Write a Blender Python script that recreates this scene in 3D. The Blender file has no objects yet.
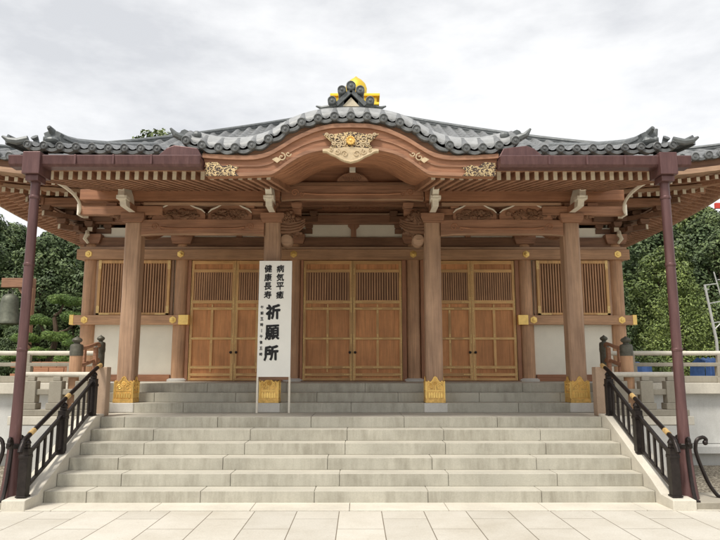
import bpy, math, random
from mathutils import Vector, Matrix, noise
R = math.radians
random.seed(7)
scene = bpy.context.scene
col = scene.collection

# ------------------------------------------------------------------ helpers
WL = {}
def wl(o):
    return WL.get(o.name, Vector((0, 0, 0)))

def empty(name, label, cat, loc, group=None):
    o = bpy.data.objects.new(name, None)
    col.objects.link(o)
    o.location = loc
    o.empty_display_size = .3
    o['label'] = label
    o['category'] = cat
    if group: o['group'] = group
    WL[o.name] = Vector(loc)
    return o

def tag(o, label, cat, group=None):
    o['label'] = label
    o['category'] = cat
    if group: o['group'] = group
    return o

class MB:
    def __init__(s):
        s.v = []; s.f = []; s.m = []; s.cur = 0
    def add(s, vs, fs, mi=None):
        b = len(s.v)
        s.v += [tuple(p) for p in vs]
        s.f += [tuple(i + b for i in f) for f in fs]
        s.m += [s.cur if mi is None else mi] * len(fs)
        return s
    def box(s, x0, x1, y0, y1, z0, z1, mi=None, M=None):
        if x0 > x1: x0, x1 = x1, x0
        if y0 > y1: y0, y1 = y1, y0
        if z0 > z1: z0, z1 = z1, z0
        vs = [Vector(p) for p in ((x0,y0,z0),(x1,y0,z0),(x1,y1,z0),(x0,y1,z0),(x0,y0,z1),(x1,y0,z1),(x1,y1,z1),(x0,y1,z1))]
        if M is not None: vs = [M @ p for p in vs]
        return s.add(vs, [(0,3,2,1),(4,5,6,7),(0,1,5,4),(1,2,6,5),(2,3,7,6),(3,0,4,7)], mi)
    def bar(s, p0, p1, w, h, mi=None, up=(0, 0, 1)):
        p0 = Vector(p0); p1 = Vector(p1); d = (p1 - p0).normalized()
        sd = d.cross(Vector(up)).normalized(); u = sd.cross(d)
        vs = []
        for p in (p0, p1):
            for a, b in ((-1,-1),(1,-1),(1,1),(-1,1)):
                vs.append(p + sd * a * w / 2 + u * b * h / 2)
        return s.add(vs, [(0,1,2,3),(7,6,5,4),(0,4,5,1),(1,5,6,2),(2,6,7,3),(3,7,4,0)], mi)
    def tube(s, pts, r, n=10, mi=None, cap=True):
        pts = [Vector(p) for p in pts]
        rs = r if isinstance(r, (list, tuple)) else [r] * len(pts)
        vs = []; ref = None
        for i, p in enumerate(pts):
            d = (pts[min(i+1, len(pts)-1)] - pts[max(i-1, 0)]).normalized()
            if ref is None:
                ref = Vector((0,0,1)) if abs(d.z) < .9 else Vector((1,0,0))
            a = d.cross(ref).normalized(); b = a.cross(d).normalized(); ref = b
            for k in range(n):
                t = 2 * math.pi * k / n
                vs.append(p + (a * math.cos(t) + b * math.sin(t)) * rs[i])
        fs = []
        for i in range(len(pts) - 1):
            for k in range(n):
                k2 = (k + 1) % n
                fs.append((i*n+k, i*n+k2, (i+1)*n+k2, (i+1)*n+k))
        if cap:
            fs.append(tuple(range(n-1, -1, -1))); fs.append(tuple((len(pts)-1)*n + k for k in range(n)))
        return s.add(vs, fs, mi)
    def lathe(s, c, prof, n=20, mi=None):
        c = Vector(c)
        vs = []; fs = []
        for r, z in prof:
            for k in range(n):
                t = 2 * math.pi * k / n
                vs.append(c + Vector((r * math.cos(t), r * math.sin(t), z)))
        for i in range(len(prof) - 1):
            for k in range(n):
                k2 = (k + 1) % n
                fs.append((i*n+k, i*n+k2, (i+1)*n+k2, (i+1)*n+k))
        fs.append(tuple(range(n-1, -1, -1))); fs.append(tuple((len(prof)-1)*n + k for k in range(n)))
        return s.add(vs, fs, mi)
    def prism(s, poly, y0, y1, mi=None, M=None):      # poly in XZ
        n = len(poly)
        a = sum(poly[i][0]*poly[(i+1)%n][1] - poly[(i+1)%n][0]*poly[i][1] for i in range(n))
        if a < 0: poly = poly[::-1]
        vs = [Vector((x, y0, z)) for x, z in poly] + [Vector((x, y1, z)) for x, z in poly]
        if M is not None: vs = [M @ p for p in vs]
        fs = [tuple(range(n)), tuple(range(2*n-1, n-1, -1))]
        for i in range(n):
            j = (i + 1) % n
            fs.append((j, i, n+i, n+j))
        return s.add(vs, fs, mi)
    def band(s, lo, hi, y0, y1, mi=None):             # strip between two XZ polylines, thick in Y
        n = len(lo)
        vs = []
        for (x, z), (x2, z2) in zip(lo, hi):
            vs += [(x, y0, z), (x2, y0, z2), (x2, y1, z2), (x, y1, z)]
        fs = []
        for i in range(n - 1):
            a = 4 * i; b = a + 4
            fs += [(a, b, b+1, a+1), (a+1, b+1, b+2, a+2), (a+2, b+2, b+3, a+3), (a+3, b+3, b, a)]
        fs += [(0, 1, 2, 3), (4*n-1, 4*n-2, 4*n-3, 4*n-4)]
        return s.add(vs, fs, mi)
    def ball(s, c, r, nu=12, nv=8, mi=None, jit=0):
        c = Vector(c); r = Vector(r) if not isinstance(r, (int, float)) else Vector((r, r, r))
        vs = []; fs = []
        for i in range(nv + 1):
            ph = math.pi * i / nv
            for k in range(nu):
                t = 2 * math.pi * k / nu
                d = Vector((math.sin(ph)*math.cos(t), math.sin(ph)*math.sin(t), math.cos(ph)))
                q = 1 + (jit * noise.noise(d * 2.5 + c * 3) if jit else 0)
                vs.append(c + Vector((d.x*r.x, d.y*r.y, d.z*r.z)) * q)
        for i in range(nv):
            for k in range(nu):
                k2 = (k + 1) % nu
                fs.append((i*nu+k, (i+1)*nu+k, (i+1)*nu+k2, i*nu+k2))
        return s.add(vs, fs, mi)
    def split_build(s, name, mats, parent=None, **k):
        """one object for each side of the middle line"""
        out = []
        for side in (-1, 1):
            q = MB(); idx = {}
            for f, m in zip(s.f, s.m):
                if (sum(s.v[i][0] for i in f) / len(f) > 0) != (side > 0): continue
                nf = []
                for i in f:
                    if i not in idx: idx[i] = len(q.v); q.v.append(s.v[i])
                    nf.append(idx[i])
                q.f.append(tuple(nf)); q.m.append(m)
            if q.f: out.append(q.build(name, mats, parent, **k))
        return out
    def build(s, name, mats, parent=None, smooth=False, bevel=0, M=None, kind=None, origin=None):
        if not isinstance(mats, (list, tuple)): mats = [mats]
        vs = [Vector(p) for p in s.v]
        if M is not None: vs = [M @ p for p in vs]
        if origin is None:
            xs = [p.x for p in vs]; ys = [p.y for p in vs]; zs = [p.z for p in vs]
            c = Vector(((min(xs)+max(xs))/2, (min(ys)+max(ys))/2, min(zs)))
        else: c = Vector(origin)
        me = bpy.data.meshes.new(name)
        me.from_pydata([tuple(p - c) for p in vs], [], s.f)
        for m in mats: me.materials.append(m)
        if len(mats) > 1: me.polygons.foreach_set('material_index', s.m)
        if smooth:
            me.polygons.foreach_set('use_smooth', [True] * len(s.f))
            if smooth != 'all':
                try: me.set_sharp_from_angle(angle=R(40))
                except Exception: pass
        me.update()
        o = bpy.data.objects.new(name, me)
        col.objects.link(o)
        WL[o.name] = c
        if parent is not None:
            o.parent = parent; o.location = c - wl(parent)
        else: o.location = c
        if bevel:
            b = o.modifiers.new('bevel', 'BEVEL'); b.width = bevel; b.segments = 2
            b.limit_method = 'ANGLE'; b.angle_limit = R(40)
        if kind: o['kind'] = kind
        return o

def dup(o, d, parent=None):
    """copy of a part, its world place moved by d (children follow)"""
    c = o.copy(); col.objects.link(c)
    w = wl(o) + Vector(d); WL[c.name] = w
    p = parent if parent is not None else o.parent
    c.parent = p
    c.location = w - wl(p) if p is not None else w
    for ch in list(o.children):
        if ch.name == c.name: continue
        e = ch.copy(); col.objects.link(e); e.parent = c
        WL[e.name] = wl(ch) + Vector(d)
    return c

def interp(x, pts):
    if x <= pts[0][0]: return pts[0][1]
    for (a, b), (c, d) in zip(pts, pts[1:]):
        if x <= c:
            t = (x - a) / (c - a); return b + (d - b) * t
    return pts[-1][1]

def catmull(pts, n=6):
    out = []
    P = [pts[0]] + list(pts) + [pts[-1]]
    for i in range(1, len(P) - 2):
        for k in range(n):
            t = k / n
            q = []
            for c in range(len(P[0])):
                p0, p1, p2, p3 = P[i-1][c], P[i][c], P[i+1][c], P[i+2][c]
                q.append(.5*((2*p1)+(-p0+p2)*t+(2*p0-5*p1+4*p2-p3)*t*t+(-p0+3*p1-3*p2+p3)*t**3))
            out.append(tuple(q))
    out.append(tuple(pts[-1]))
    return out

# ------------------------------------------------------------------ materials
class NT:
    def __init__(s, name):
        s.m = bpy.data.materials.new(name); s.m.use_nodes = True
        s.t = s.m.node_tree; s.b = s.t.nodes['Principled BSDF']
    def n(s, typ, **kw):
        o = s.t.nodes.new(typ)
        for k, v in kw.items():
            if k in o.inputs: o.inputs[k].default_value = v
            else: setattr(o, k, v)
        return o
    def l(s, a, b): s.t.links.new(a, b)
    def coords(s, scale=(1, 1, 1), rnd=True):
        tc = s.n('ShaderNodeTexCoord'); mp = s.n('ShaderNodeMapping')
        mp.inputs['Scale'].default_value = scale
        s.l(tc.outputs['Object'], mp.inputs['Vector'])
        if rnd:
            oi = s.n('ShaderNodeObjectInfo'); mu = s.n('ShaderNodeMath', operation='MULTIPLY'); mu.inputs[1].default_value = 37
            s.l(oi.outputs['Random'], mu.inputs[0])
            cb = s.n('ShaderNodeCombineXYZ')
            for i in range(3): s.l(mu.outputs[0], cb.inputs[i])
            s.l(cb.outputs[0], mp.inputs['Location'])
        return mp.outputs[0]
    def noise(s, vec, scale, detail=4, rough=.55):
        q = s.n('ShaderNodeTexNoise'); q.inputs['Scale'].default_value = scale
        q.inputs['Detail'].default_value = detail; q.inputs['Roughness'].default_value = rough
        s.l(vec, q.inputs['Vector']); return q.outputs['Fac']
    def ramp(s, fac, stops):
        r = s.n('ShaderNodeValToRGB'); e = r.color_ramp.elements
        e[0].position, e[0].color = stops[0][0], (*stops[0][1], 1)
        e[1].position, e[1].color = stops[-1][0], (*stops[-1][1], 1)
        for p, c in stops[1:-1]:
            q = e.new(p); q.color = (*c, 1)
        s.l(fac, r.inputs[0]); return r.outputs[0]
    def mix(s, a, b, fac, mode='MIX'):
        m = s.n('ShaderNodeMix', data_type='RGBA', blend_type=mode)
        for sock, v in ((m.inputs[0], fac), (m.inputs[6], a), (m.inputs[7], b)):
            if isinstance(v, (int, float)): sock.default_value = v
            elif isinstance(v, tuple): sock.default_value = (*v, 1)
            else: s.l(v, sock)
        return m.outputs[2]
    def bump(s, h, strength, dist=.01):
        b = s.n('ShaderNodeBump'); b.inputs['Strength'].default_value = strength; b.inputs['Distance'].default_value = dist
        s.l(h, b.inputs['Height']); s.l(b.outputs[0], s.b.inputs['Normal'])
    def set(s, col=None, rough=None, metal=None, spec=None):
        for k, v in (('Base Color', col), ('Roughness', rough), ('Metallic', metal), ('Specular IOR Level', spec)):
            if v is None: continue
            if isinstance(v, tuple): s.b.inputs[k].default_value = (*v, 1)
            elif isinstance(v, (int, float)): s.b.inputs[k].default_value = v
            else: s.l(v, s.b.inputs[k])
        return s.m

def sc(c, k): return tuple(min(1, x * k) for x in c)

def wood(name, c, axis, var=.3, rough=.6):
    t = NT(name)
    sca = {'x': (.9, 16, 16), 'y': (16, .9, 16), 'z': (16, 16, .9)}[axis]
    g = t.noise(t.coords(sca), 2.2, 5, .6)
    big = t.noise(t.coords((1, 1, 1)), 1.3, 4, .6)
    cg = t.ramp(g, [(.3, sc(c, 1 - var)), (.52, c), (.75, sc(c, 1 + var * .7))])
    cb = t.ramp(big, [(.3, (.78, .77, .76)), (.7, (1.1, 1.1, 1.1))])
    oi = t.n('ShaderNodeObjectInfo')
    cr = t.ramp(oi.outputs['Random'], [(0, (.88, .87, .86)), (1, (1.08, 1.07, 1.05))])
    x = t.mix(cg, cb, 1.0, 'MULTIPLY'); x = t.mix(x, cr, 1.0, 'MULTIPLY')
    sc2 = {'x': (.5, 5, 5), 'y': (5, .5, 5), 'z': (5, 5, .5)}[axis]
    wz = t.ramp(t.noise(t.coords(sc2), 1.6, 6, .7), [(.42, (1, 1, 1)), (.62, (.8, .79, .8))])       # weathered streaks
    sc3 = {'x': (.35, 40, 40), 'y': (40, .35, 40), 'z': (40, 40, .35)}[axis]
    ck = t.ramp(t.noise(t.coords(sc3), 1.5, 2, .5), [(.66, (1, 1, 1)), (.7, (.55, .52, .5))])       # drying checks
    x = t.mix(x, wz, 1.0, 'MULTIPLY'); x = t.mix(x, ck, .8, 'MULTIPLY')
    t.bump(g, .25, .004)
    return t.set(x, rough, spec=.3)

def flat(name, c, rough=.7, var=.12, scale=6, metal=0, bump=.15, spec=.4):
    t = NT(name)
    g = t.noise(t.coords(), scale, 6, .6)
    x = t.ramp(g, [(.3, sc(c, 1 - var)), (.7, sc(c, 1 + var))])
    t.bump(g, bump, .01)
    return t.set(x, rough, metal, spec)

C_POR = (.37, .21, .135)
M = {}
for ax in 'xyz':
    M['por' + ax] = wood('weathered_timber_' + ax, (.41, .22, .135), ax)
    M['col' + ax] = wood('column_timber_' + ax, (.5, .325, .215), ax, .2)
    M['red' + ax] = wood('reddish_timber_' + ax, (.42, .205, .115), ax, .2)
    M['dark' + ax] = wood('dark_timber_' + ax, (.25, .135, .08), ax, .25)
    M['wall' + ax] = wood('pillar_timber_' + ax, (.61, .365, .215), ax, .2)
M['doorf'] = wood('door_frame_timber', (.76, .46, .2), 'z', .15, .5)
M['doorfx'] = wood('door_rail_timber', (.76, .46, .2), 'x', .15, .5)
M['doorp'] = wood('door_panel_timber', (.72, .34, .14), 'z', .14, .5)
M['slat'] = wood('slat_timber', (.58, .33, .18), 'z', .2)
M['cream'] = flat('cream_paint', (.62, .54, .4), .7, .1, 20)
M['gilt_wood'] = flat('pale_gilt_carving', (.56, .44, .28), .6, .15, 30)
M['white'] = flat('white_paint', (.78, .72, .6), .6, .08, 20)
M['plaster'] = flat('plaster', (.84, .79, .66), .85, .05, 3)
M['gold'] = flat('gilded_metal', (.92, .62, .2), .36, .12, 14, .6, .15)
M['goldbase'] = flat('tarnished_gilding', (.74, .47, .15), .5, .3, 16, .5, .3)
M['goldleaf'] = flat('gold_leaf', (.95, .66, .08), .42, .06, 8, .85, .1)
M['brass'] = flat('old_brass_fitting', (.68, .47, .2), .45, .25, 40, .45, .3)
M['void'] = flat('deep_shadow_board', (.05, .03, .022), .9)
M['iron'] = flat('dark_bronze_iron', (.028, .022, .02), .4, .3, 15, .5, .2)
M['black'] = flat('black_ink', (.012, .012, .013), .6, .1)
M['sign'] = flat('sign_panel', (.9, .89, .83), .5, .03, 3, 0, .02)
M['verd'] = flat('green_bronze', (.11, .105, .08), .55, .35, 14, .3, .3)
M['bell'] = flat('bell_bronze', (.13, .135, .1), .55, .3, 6, .3, .3)
M['blue'] = flat('blue_tarpaulin', (.1, .2, .46), .6, .2, 8)
M['red'] = flat('red_panel', (.6, .06, .04), .6, .1, 8)
M['pole'] = flat('pole_galvanised', (.5, .5, .47), .5, .1, 12, .3)
M['bark'] = wood('bark', (.12, .085, .06), 'z', .4, .9)

def copper():
    t = NT('aged_copper_sheet')
    g = t.noise(t.coords((7, 7, .8)), 2.2, 7, .7)
    x = t.ramp(g, [(.3, (.09, .043, .042)), (.55, (.132, .066, .062)), (.75, (.18, .098, .092))])
    t.bump(g, .15, .01)
    return t.set(x, .42, .35, .5)
M['copper'] = copper()

def tile_mat():
    t = NT('smoked_roof_tile')
    v = t.coords()
    a = t.noise(v, 2.5, 6, .65); b = t.noise(v, 26, 4, .6)
    x = t.ramp(a, [(.28, (.13, .135, .135)), (.5, (.2, .205, .203)), (.75, (.28, .285, .28))])
    y = t.ramp(b, [(.35, (.72, .72, .72)), (.65, (1.12, 1.12, 1.12))])
    x = t.mix(x, y, 1.0, 'MULTIPLY')
    t.bump(b, .2, .008)
    return t.set(x, .42, .15, .5)
M['tile'] = tile_mat()
M['tilee'] = flat('dark_eave_tile', (.14, .145, .143), .45, .35, 11, .05, .3)
M['tilel'] = flat('pale_verge_tile', (.33, .335, .33), .5, .22, 9, .05, .3)
M['tiled'] = flat('dark_ridge_tile', (.13, .14, .14), .45, .35, 9, .1, .3)

def stone_mat(name, c, stain_shade=0.0, fine=60):
    t = NT(name)
    v = t.coords(rnd=True)
    a = t.noise(v, 1.7, 5, .6); b = t.noise(v, fine, 3, .7)
    x = t.ramp(a, [(.3, sc(c, .86)), (.7, sc(c, 1.08))])
    y = t.ramp(b, [(.3, (.91, .91, .91)), (.7, (1.06, 1.06, 1.06))])
    x = t.mix(x, y, 1.0, 'MULTIPLY')
    if stain_shade:
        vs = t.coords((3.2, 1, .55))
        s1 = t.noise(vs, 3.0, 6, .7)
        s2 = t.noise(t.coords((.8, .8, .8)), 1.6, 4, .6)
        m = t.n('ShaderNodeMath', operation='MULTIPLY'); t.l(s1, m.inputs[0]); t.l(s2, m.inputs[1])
        k = t.ramp(m.outputs[0], [(.19, (0, 0, 0)), (.4, (stain_shade, stain_shade, stain_shade))])
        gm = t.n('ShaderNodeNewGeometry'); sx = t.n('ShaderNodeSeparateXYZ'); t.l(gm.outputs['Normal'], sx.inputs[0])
        k = t.mix(k, (stain_shade*.12,)*3, t.ramp(sx.outputs[2], [(.5, (0, 0, 0)), (.8, (1, 1, 1))]))
        x = t.mix(x, t.mix((.8, .785, .74), (1.12, 1.1, 1.06), t.ramp(sx.outputs[2], [(.5, (0, 0, 0)), (.8, (1, 1, 1))])), min(1, stain_shade*1.4), 'MULTIPLY')  # light put into the colour: upward faces painted brighter, upright ones shaded darker
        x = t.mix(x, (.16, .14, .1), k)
    t.bump(b, .3, .004)
    return t.set(x, .8, spec=.25)
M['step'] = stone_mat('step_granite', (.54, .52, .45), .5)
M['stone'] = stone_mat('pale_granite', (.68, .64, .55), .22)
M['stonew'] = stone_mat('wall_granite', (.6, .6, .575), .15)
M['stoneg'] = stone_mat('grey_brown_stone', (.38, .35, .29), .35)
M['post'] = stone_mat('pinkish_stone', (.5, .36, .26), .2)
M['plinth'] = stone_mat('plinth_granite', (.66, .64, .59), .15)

def paving():
    t = NT('cream_paving')
    tc = t.n('ShaderNodeTexCoord'); mp = t.n('ShaderNodeMapping')
    mp.inputs['Rotation'].default_value = (0, 0, R(90)); mp.inputs['Location'].default_value = (.02, .12, 0)
    t.l(tc.outputs['Object'], mp.inputs['Vector'])
    br = t.n('ShaderNodeTexBrick'); br.offset = .5; br.offset_frequency = 2
    br.inputs['Scale'].default_value = 1; br.inputs['Brick Width'].default_value = .95; br.inputs['Row Height'].default_value = .5
    br.inputs['Mortar Size'].default_value = .006; br.inputs['Mortar Smooth'].default_value = .3; br.inputs['Bias'].default_value = 0
    br.inputs['Color1'].default_value = (.65, .615, .54, 1); br.inputs['Color2'].default_value = (.57, .54, .475, 1)
    br.inputs['Mortar'].default_value = (.2, .17, .13, 1)
    t.l(mp.outputs[0], br.inputs['Vector'])
    v = t.coords(rnd=False)
    a = t.noise(v, .9, 6, .65); b = t.noise(v, 70, 3, .7)
    x = t.mix(br.outputs['Color'], t.ramp(a, [(.3, (.86, .84, .8)), (.6, (1.03, 1.03, 1.03))]), 1.0, 'MULTIPLY')
    x = t.mix(x, t.ramp(b, [(.3, (.9, .9, .89)), (.7, (1.06, 1.06, 1.06))]), 1.0, 'MULTIPLY')
    sp = t.noise(v, 9, 5, .8)
    k = t.ramp(sp, [(.62, (0, 0, 0)), (.72, (.5, .5, .5))])
    x = t.mix(x, (.34, .27, .19), k)
    t.bump(br.outputs['Fac'], -.35, .006)
    return t.set(x, .75, spec=.3)
M['paving'] = paving()

def gravel_mat():
    t = NT('gravel')
    v = t.coords(rnd=False)
    vo = t.n('ShaderNodeTexVoronoi'); vo.inputs['Scale'].default_value = 34; t.l(v, vo.inputs['Vector'])
    sp = t.n('ShaderNodeSeparateColor'); t.l(vo.outputs['Color'], sp.inputs[0])
    x = t.ramp(sp.outputs[0], [(0, (.16, .14, .11)), (.5, (.36, .32, .25)), (1, (.6, .55, .45))])
    d = t.ramp(vo.outputs['Distance'], [(.2, (1, 1, 1)), (.75, (.35, .33, .3))])
    x = t.mix(x, d, 1.0, 'MULTIPLY')
    t.bump(vo.outputs['Distance'], -.9, .03)
    return t.set(x, .85, spec=.2)
M['gravel'] = gravel_mat()

def earth():
    t = NT('garden_earth')
    v = t.coords(rnd=False)
    a = t.noise(v, .25, 6, .7); b = t.noise(v, 5, 5, .7)
    x = t.mix(t.ramp(a, [(.35, (.06, .075, .03)), (.65, (.15, .125, .08))]), t.ramp(b, [(.3, (.6, .6, .6)), (.7, (1.3, 1.3, 1.3))]), 1.0, 'MULTIPLY')
    return t.set(x, .95, spec=.1)
M['earth'] = earth()

def leaf(name, c1, c2, c3):
    t = NT(name)
    v = t.coords()
    a = t.noise(v, .9, 3, .6)
    g = t.n('ShaderNodeNewGeometry')
    x = t.ramp(a, [(.32, c1), (.5, c2), (.68, c3)])
    y = t.ramp(g.outputs['Random Per Island'], [(0, (.5, .52, .5)), (1, (1.5, 1.45, 1.3))])
    x = t.mix(x, y, 1.0, 'MULTIPLY')
    t.set(x, .55, spec=.3)
    try: t.b.inputs['Transmission Weight'].default_value = 0
    except Exception: pass
    return t.m
M['leaf_dark'] = leaf('leaf_dark', (.055, .085, .04), (.09, .13, .058), (.14, .185, .08))
M['leaf_mid'] = leaf('leaf_mid', (.085, .12, .04), (.125, .17, .055), (.175, .22, .075))
M['leaf_bright'] = leaf('leaf_bright', (.12, .17, .05), (.165, .22, .065), (.215, .265, .085))
M['needle'] = leaf('needle_green', (.085, .155, .04), (.135, .22, .055), (.19, .28, .075))

def filigree():
    t = NT('pierced_gilt_filigree')
    v = t.coords(rnd=False)
    vo = t.n('ShaderNodeTexVoronoi'); vo.feature = 'SMOOTH_F1'; vo.inputs['Scale'].default_value = 44
    ns = t.n('ShaderNodeTexNoise'); ns.inputs['Scale'].default_value = 14; ns.inputs['Detail'].default_value = 3
    t.l(v, ns.inputs['Vector'])
    mv = t.mix(v, ns.outputs['Color'], .18)
    t.l(mv, vo.inputs['Vector'])
    k = t.ramp(vo.outputs['Distance'], [(.4, (1, 1, 1)), (.5, (0, 0, 0))])
    x = t.mix((.05, .028, .02), (.66, .5, .28), k)
    t.bump(k, .8, .01)
    t.l(k, t.b.inputs['Metallic'])
    return t.set(x, .5)
M['fili'] = filigree()
M['back'] = wood('lattice_backing_board', (.2, .105, .062), 'z', .2)


# ------------------------------------------------------------------ setting
MB().add([(-260, -60, 0), (260, -60, 0), (260, 320, 0), (-260, 320, 0)], [(0, 1, 2, 3)]).build('ground', M['earth'], kind='structure')
MB().add([(-14, 4.5, .004), (14, 4.5, .004), (14, 12.2, .004), (-14, 12.2, .004)], [(0, 1, 2, 3)]).build('gravel_bed', M['gravel'], kind='structure')
p = MB()
p.add([(-14, -6, .008), (14, -6, .008), (14, 6.6, .008), (-14, 6.6, .008)], [(0, 1, 2, 3)])
p.add([(-4.72, 6.6, .008), (4.72, 6.6, .008), (4.72, 8.02, .008), (-4.72, 8.02, .008)], [(0, 1, 2, 3)])
p.add([(-14, 6.6, .008), (-4.72, 6.6, .008), (-4.72, 8.02, .008), (-9.0, 6.9, .008)], [(0, 1, 2, 3)])
p.add([(14, 6.6, .008), (9, 6.9, .008), (4.72, 8.02, .008), (4.72, 6.6, .008)], [(0, 1, 2, 3)])
p.build('pavement', M['paving'], kind='structure', origin=(0, 0, 0))
b = MB()
x = -4.72
while x < 4.7:
    x2 = min(4.72, x + 1.18)
    b.box(x + .003, x2 - .003, 8.026, 8.475, -.02, .02)
    x = x2
b.build('kerb_strip', M['stone'], kind='structure', bevel=.004)
# low hills behind
hb = MB(); nx, ny = 60, 16; vs = []; fs = []
for j in range(ny + 1):
    for i in range(nx + 1):
        X = -150 + 300 * i / nx; Y = 55 + 110 * j / ny
        side = min(1, max(0, (abs(X) - 12) / 40))
        z = 13 * math.sin(min(1, j / 9) * math.pi / 2) * side * (1 + .25 * noise.noise(Vector((X * .03, Y * .03, 0)))) - .3
        vs.append((X, Y, z))
for j in range(ny):
    for i in range(nx):
        a = j * (nx + 1) + i
        fs.append((a, a + 1, a + nx + 2, a + nx + 1))
hb.add(vs, fs).build('hills', M['earth'], kind='structure', smooth='all')

# ------------------------------------------------------------------ staircase
H = .16; T = .3385; Y1 = 8.473; SW = 3.845
YL = Y1 + 5 * T                 # landing front edge
Y7 = 11.26; Y8 = 11.6; Y9 = 11.93
st = empty('stone_staircase', 'broad pale granite staircase rising to the hall doors', 'staircase', (0, Y1, 0))
rs = random.Random(3)
for n in range(9):
    if n < 6: y0 = Y1 + n * T; y1 = (y0 + T + .05) if n < 5 else Y7 + .05; w = SW
    else: y0 = (Y7, Y8, Y9)[n - 6]; y1 = y0 + .5; w = 4.62
    b = MB()
    z0, z1 = n * H, (n + 1) * H
    if n < 6: b.box(-w + .01, w - .01, y0 + .02, y1 - .01, z0, z1 - .012)
    else: b.box(-w + .01, w - .01, y0 + .02, y1 - .01, z0, z1 - .012)
    x = -w; bl = 1.43; off = rs.uniform(.3, 1.3)
    edges = [-w]; q = -w + off
    while q < w - .2:
        edges.append(q); q += bl
    edges.append(w)
    yb = y1 if n != 5 else YL + .42
    for a, c in zip(edges, edges[1:]):
        b.box(a + .0035, c - .0035, y0, yb, z0 + .001, z1)
    if n == 5:   # landing slabs behind the nosing
        for a, c in zip(edges, edges[1:]):
            b.box(a + .0025, c - .0025, YL + .425, y1, z0 + .001, z1)
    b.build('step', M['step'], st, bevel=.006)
for sgn in (-1, 1):
    b = MB()
    # sloping stringer, with a flat pad at the foot and shallow steps along its side
    xi, xo = sgn * (SW + .003), sgn * 4.13
    prof = [(8.02, 0), (8.02, .13), (8.33, .15), (8.60, .3), (10.0, .96 + .02), (10.3, 1.0), (10.3, 0)]
    vs = [(xi, y, z) for y, z in prof] + [(xo, y, z) for y, z in prof]
    n = len(prof)
    fs = [tuple(range(n)), tuple(range(2*n-1, n-1, -1))] + [((i+1) % n, i, n+i, n+(i+1) % n) for i in range(n)]
    b.add(vs, fs)
    b.build('stringer', M['stone'], st, bevel=.008)

# ------------------------------------------------------------------ podium
pod = empty('stone_podium', 'pale stone podium with projecting ledges carrying the temple hall', 'podium', (0, 20, 0))
b = MB()
b.box(-9.6, 9.6, 12.43, 28.6, 0, 1.437)                       # veranda body
b.build('podium_core', M['stonew'], pod)
b = MB()
for sgn in (-1, 1):
    x0 = 4.66
    while x0 < 9.6:
        x1 = min(9.6, x0 + 1.25)
        b.box(sgn * (x0 + .003), sgn * (x1 - .003), 12.1, 12.42, .36, 1.25)
        x0 = x1
b.split_build('wall_facing', M['stonew'], pod, bevel=.004)
b = MB()
for sgn in (-1, 1):
    b.box(sgn * 4.64, sgn * 9.7, 11.95, 12.6, 1.25, 1.445)
b.split_build('coping', M['stone'], pod, bevel=.01)
b = MB()
for sgn in (-1, 1):
    b.box(sgn * 4.66, sgn * 9.7, 11.72, 12.42, .22, .35)
    b.box(sgn * 4.66, sgn * 9.7, 11.86, 12.42, 0, .22)
b.split_build('base_ledge', M['stonew'], pod, bevel=.01)
b = MB()
for sgn in (-1, 1):                                          # lower side landing beside the flight
    b.box(sgn * 4.15, sgn * 5.25, 10.32, 12.1, 0, .82)
b.split_build('side_block', M['stonew'], pod, bevel=.008)
b = MB()
for sgn in (-1, 1):
    b.box(sgn * (SW + .004), sgn * 5.35, 10.31, 11.96, .825, .958)
b.split_build('side_slab', M['stone'], pod, bevel=.01)
b = MB()
b.box(-4.62, 4.62, 12.38, 14.6, 1.30, 1.4405)
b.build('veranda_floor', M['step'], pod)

# ------------------------------------------------------------------ temple hall
CY = 20.5; WY = 14.5; FZ = 1.44
hall = empty('temple_hall', 'wooden temple hall with curved gabled porch, grey tiled roof and gilded doors', 'temple', (0, CY, FZ))

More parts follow.
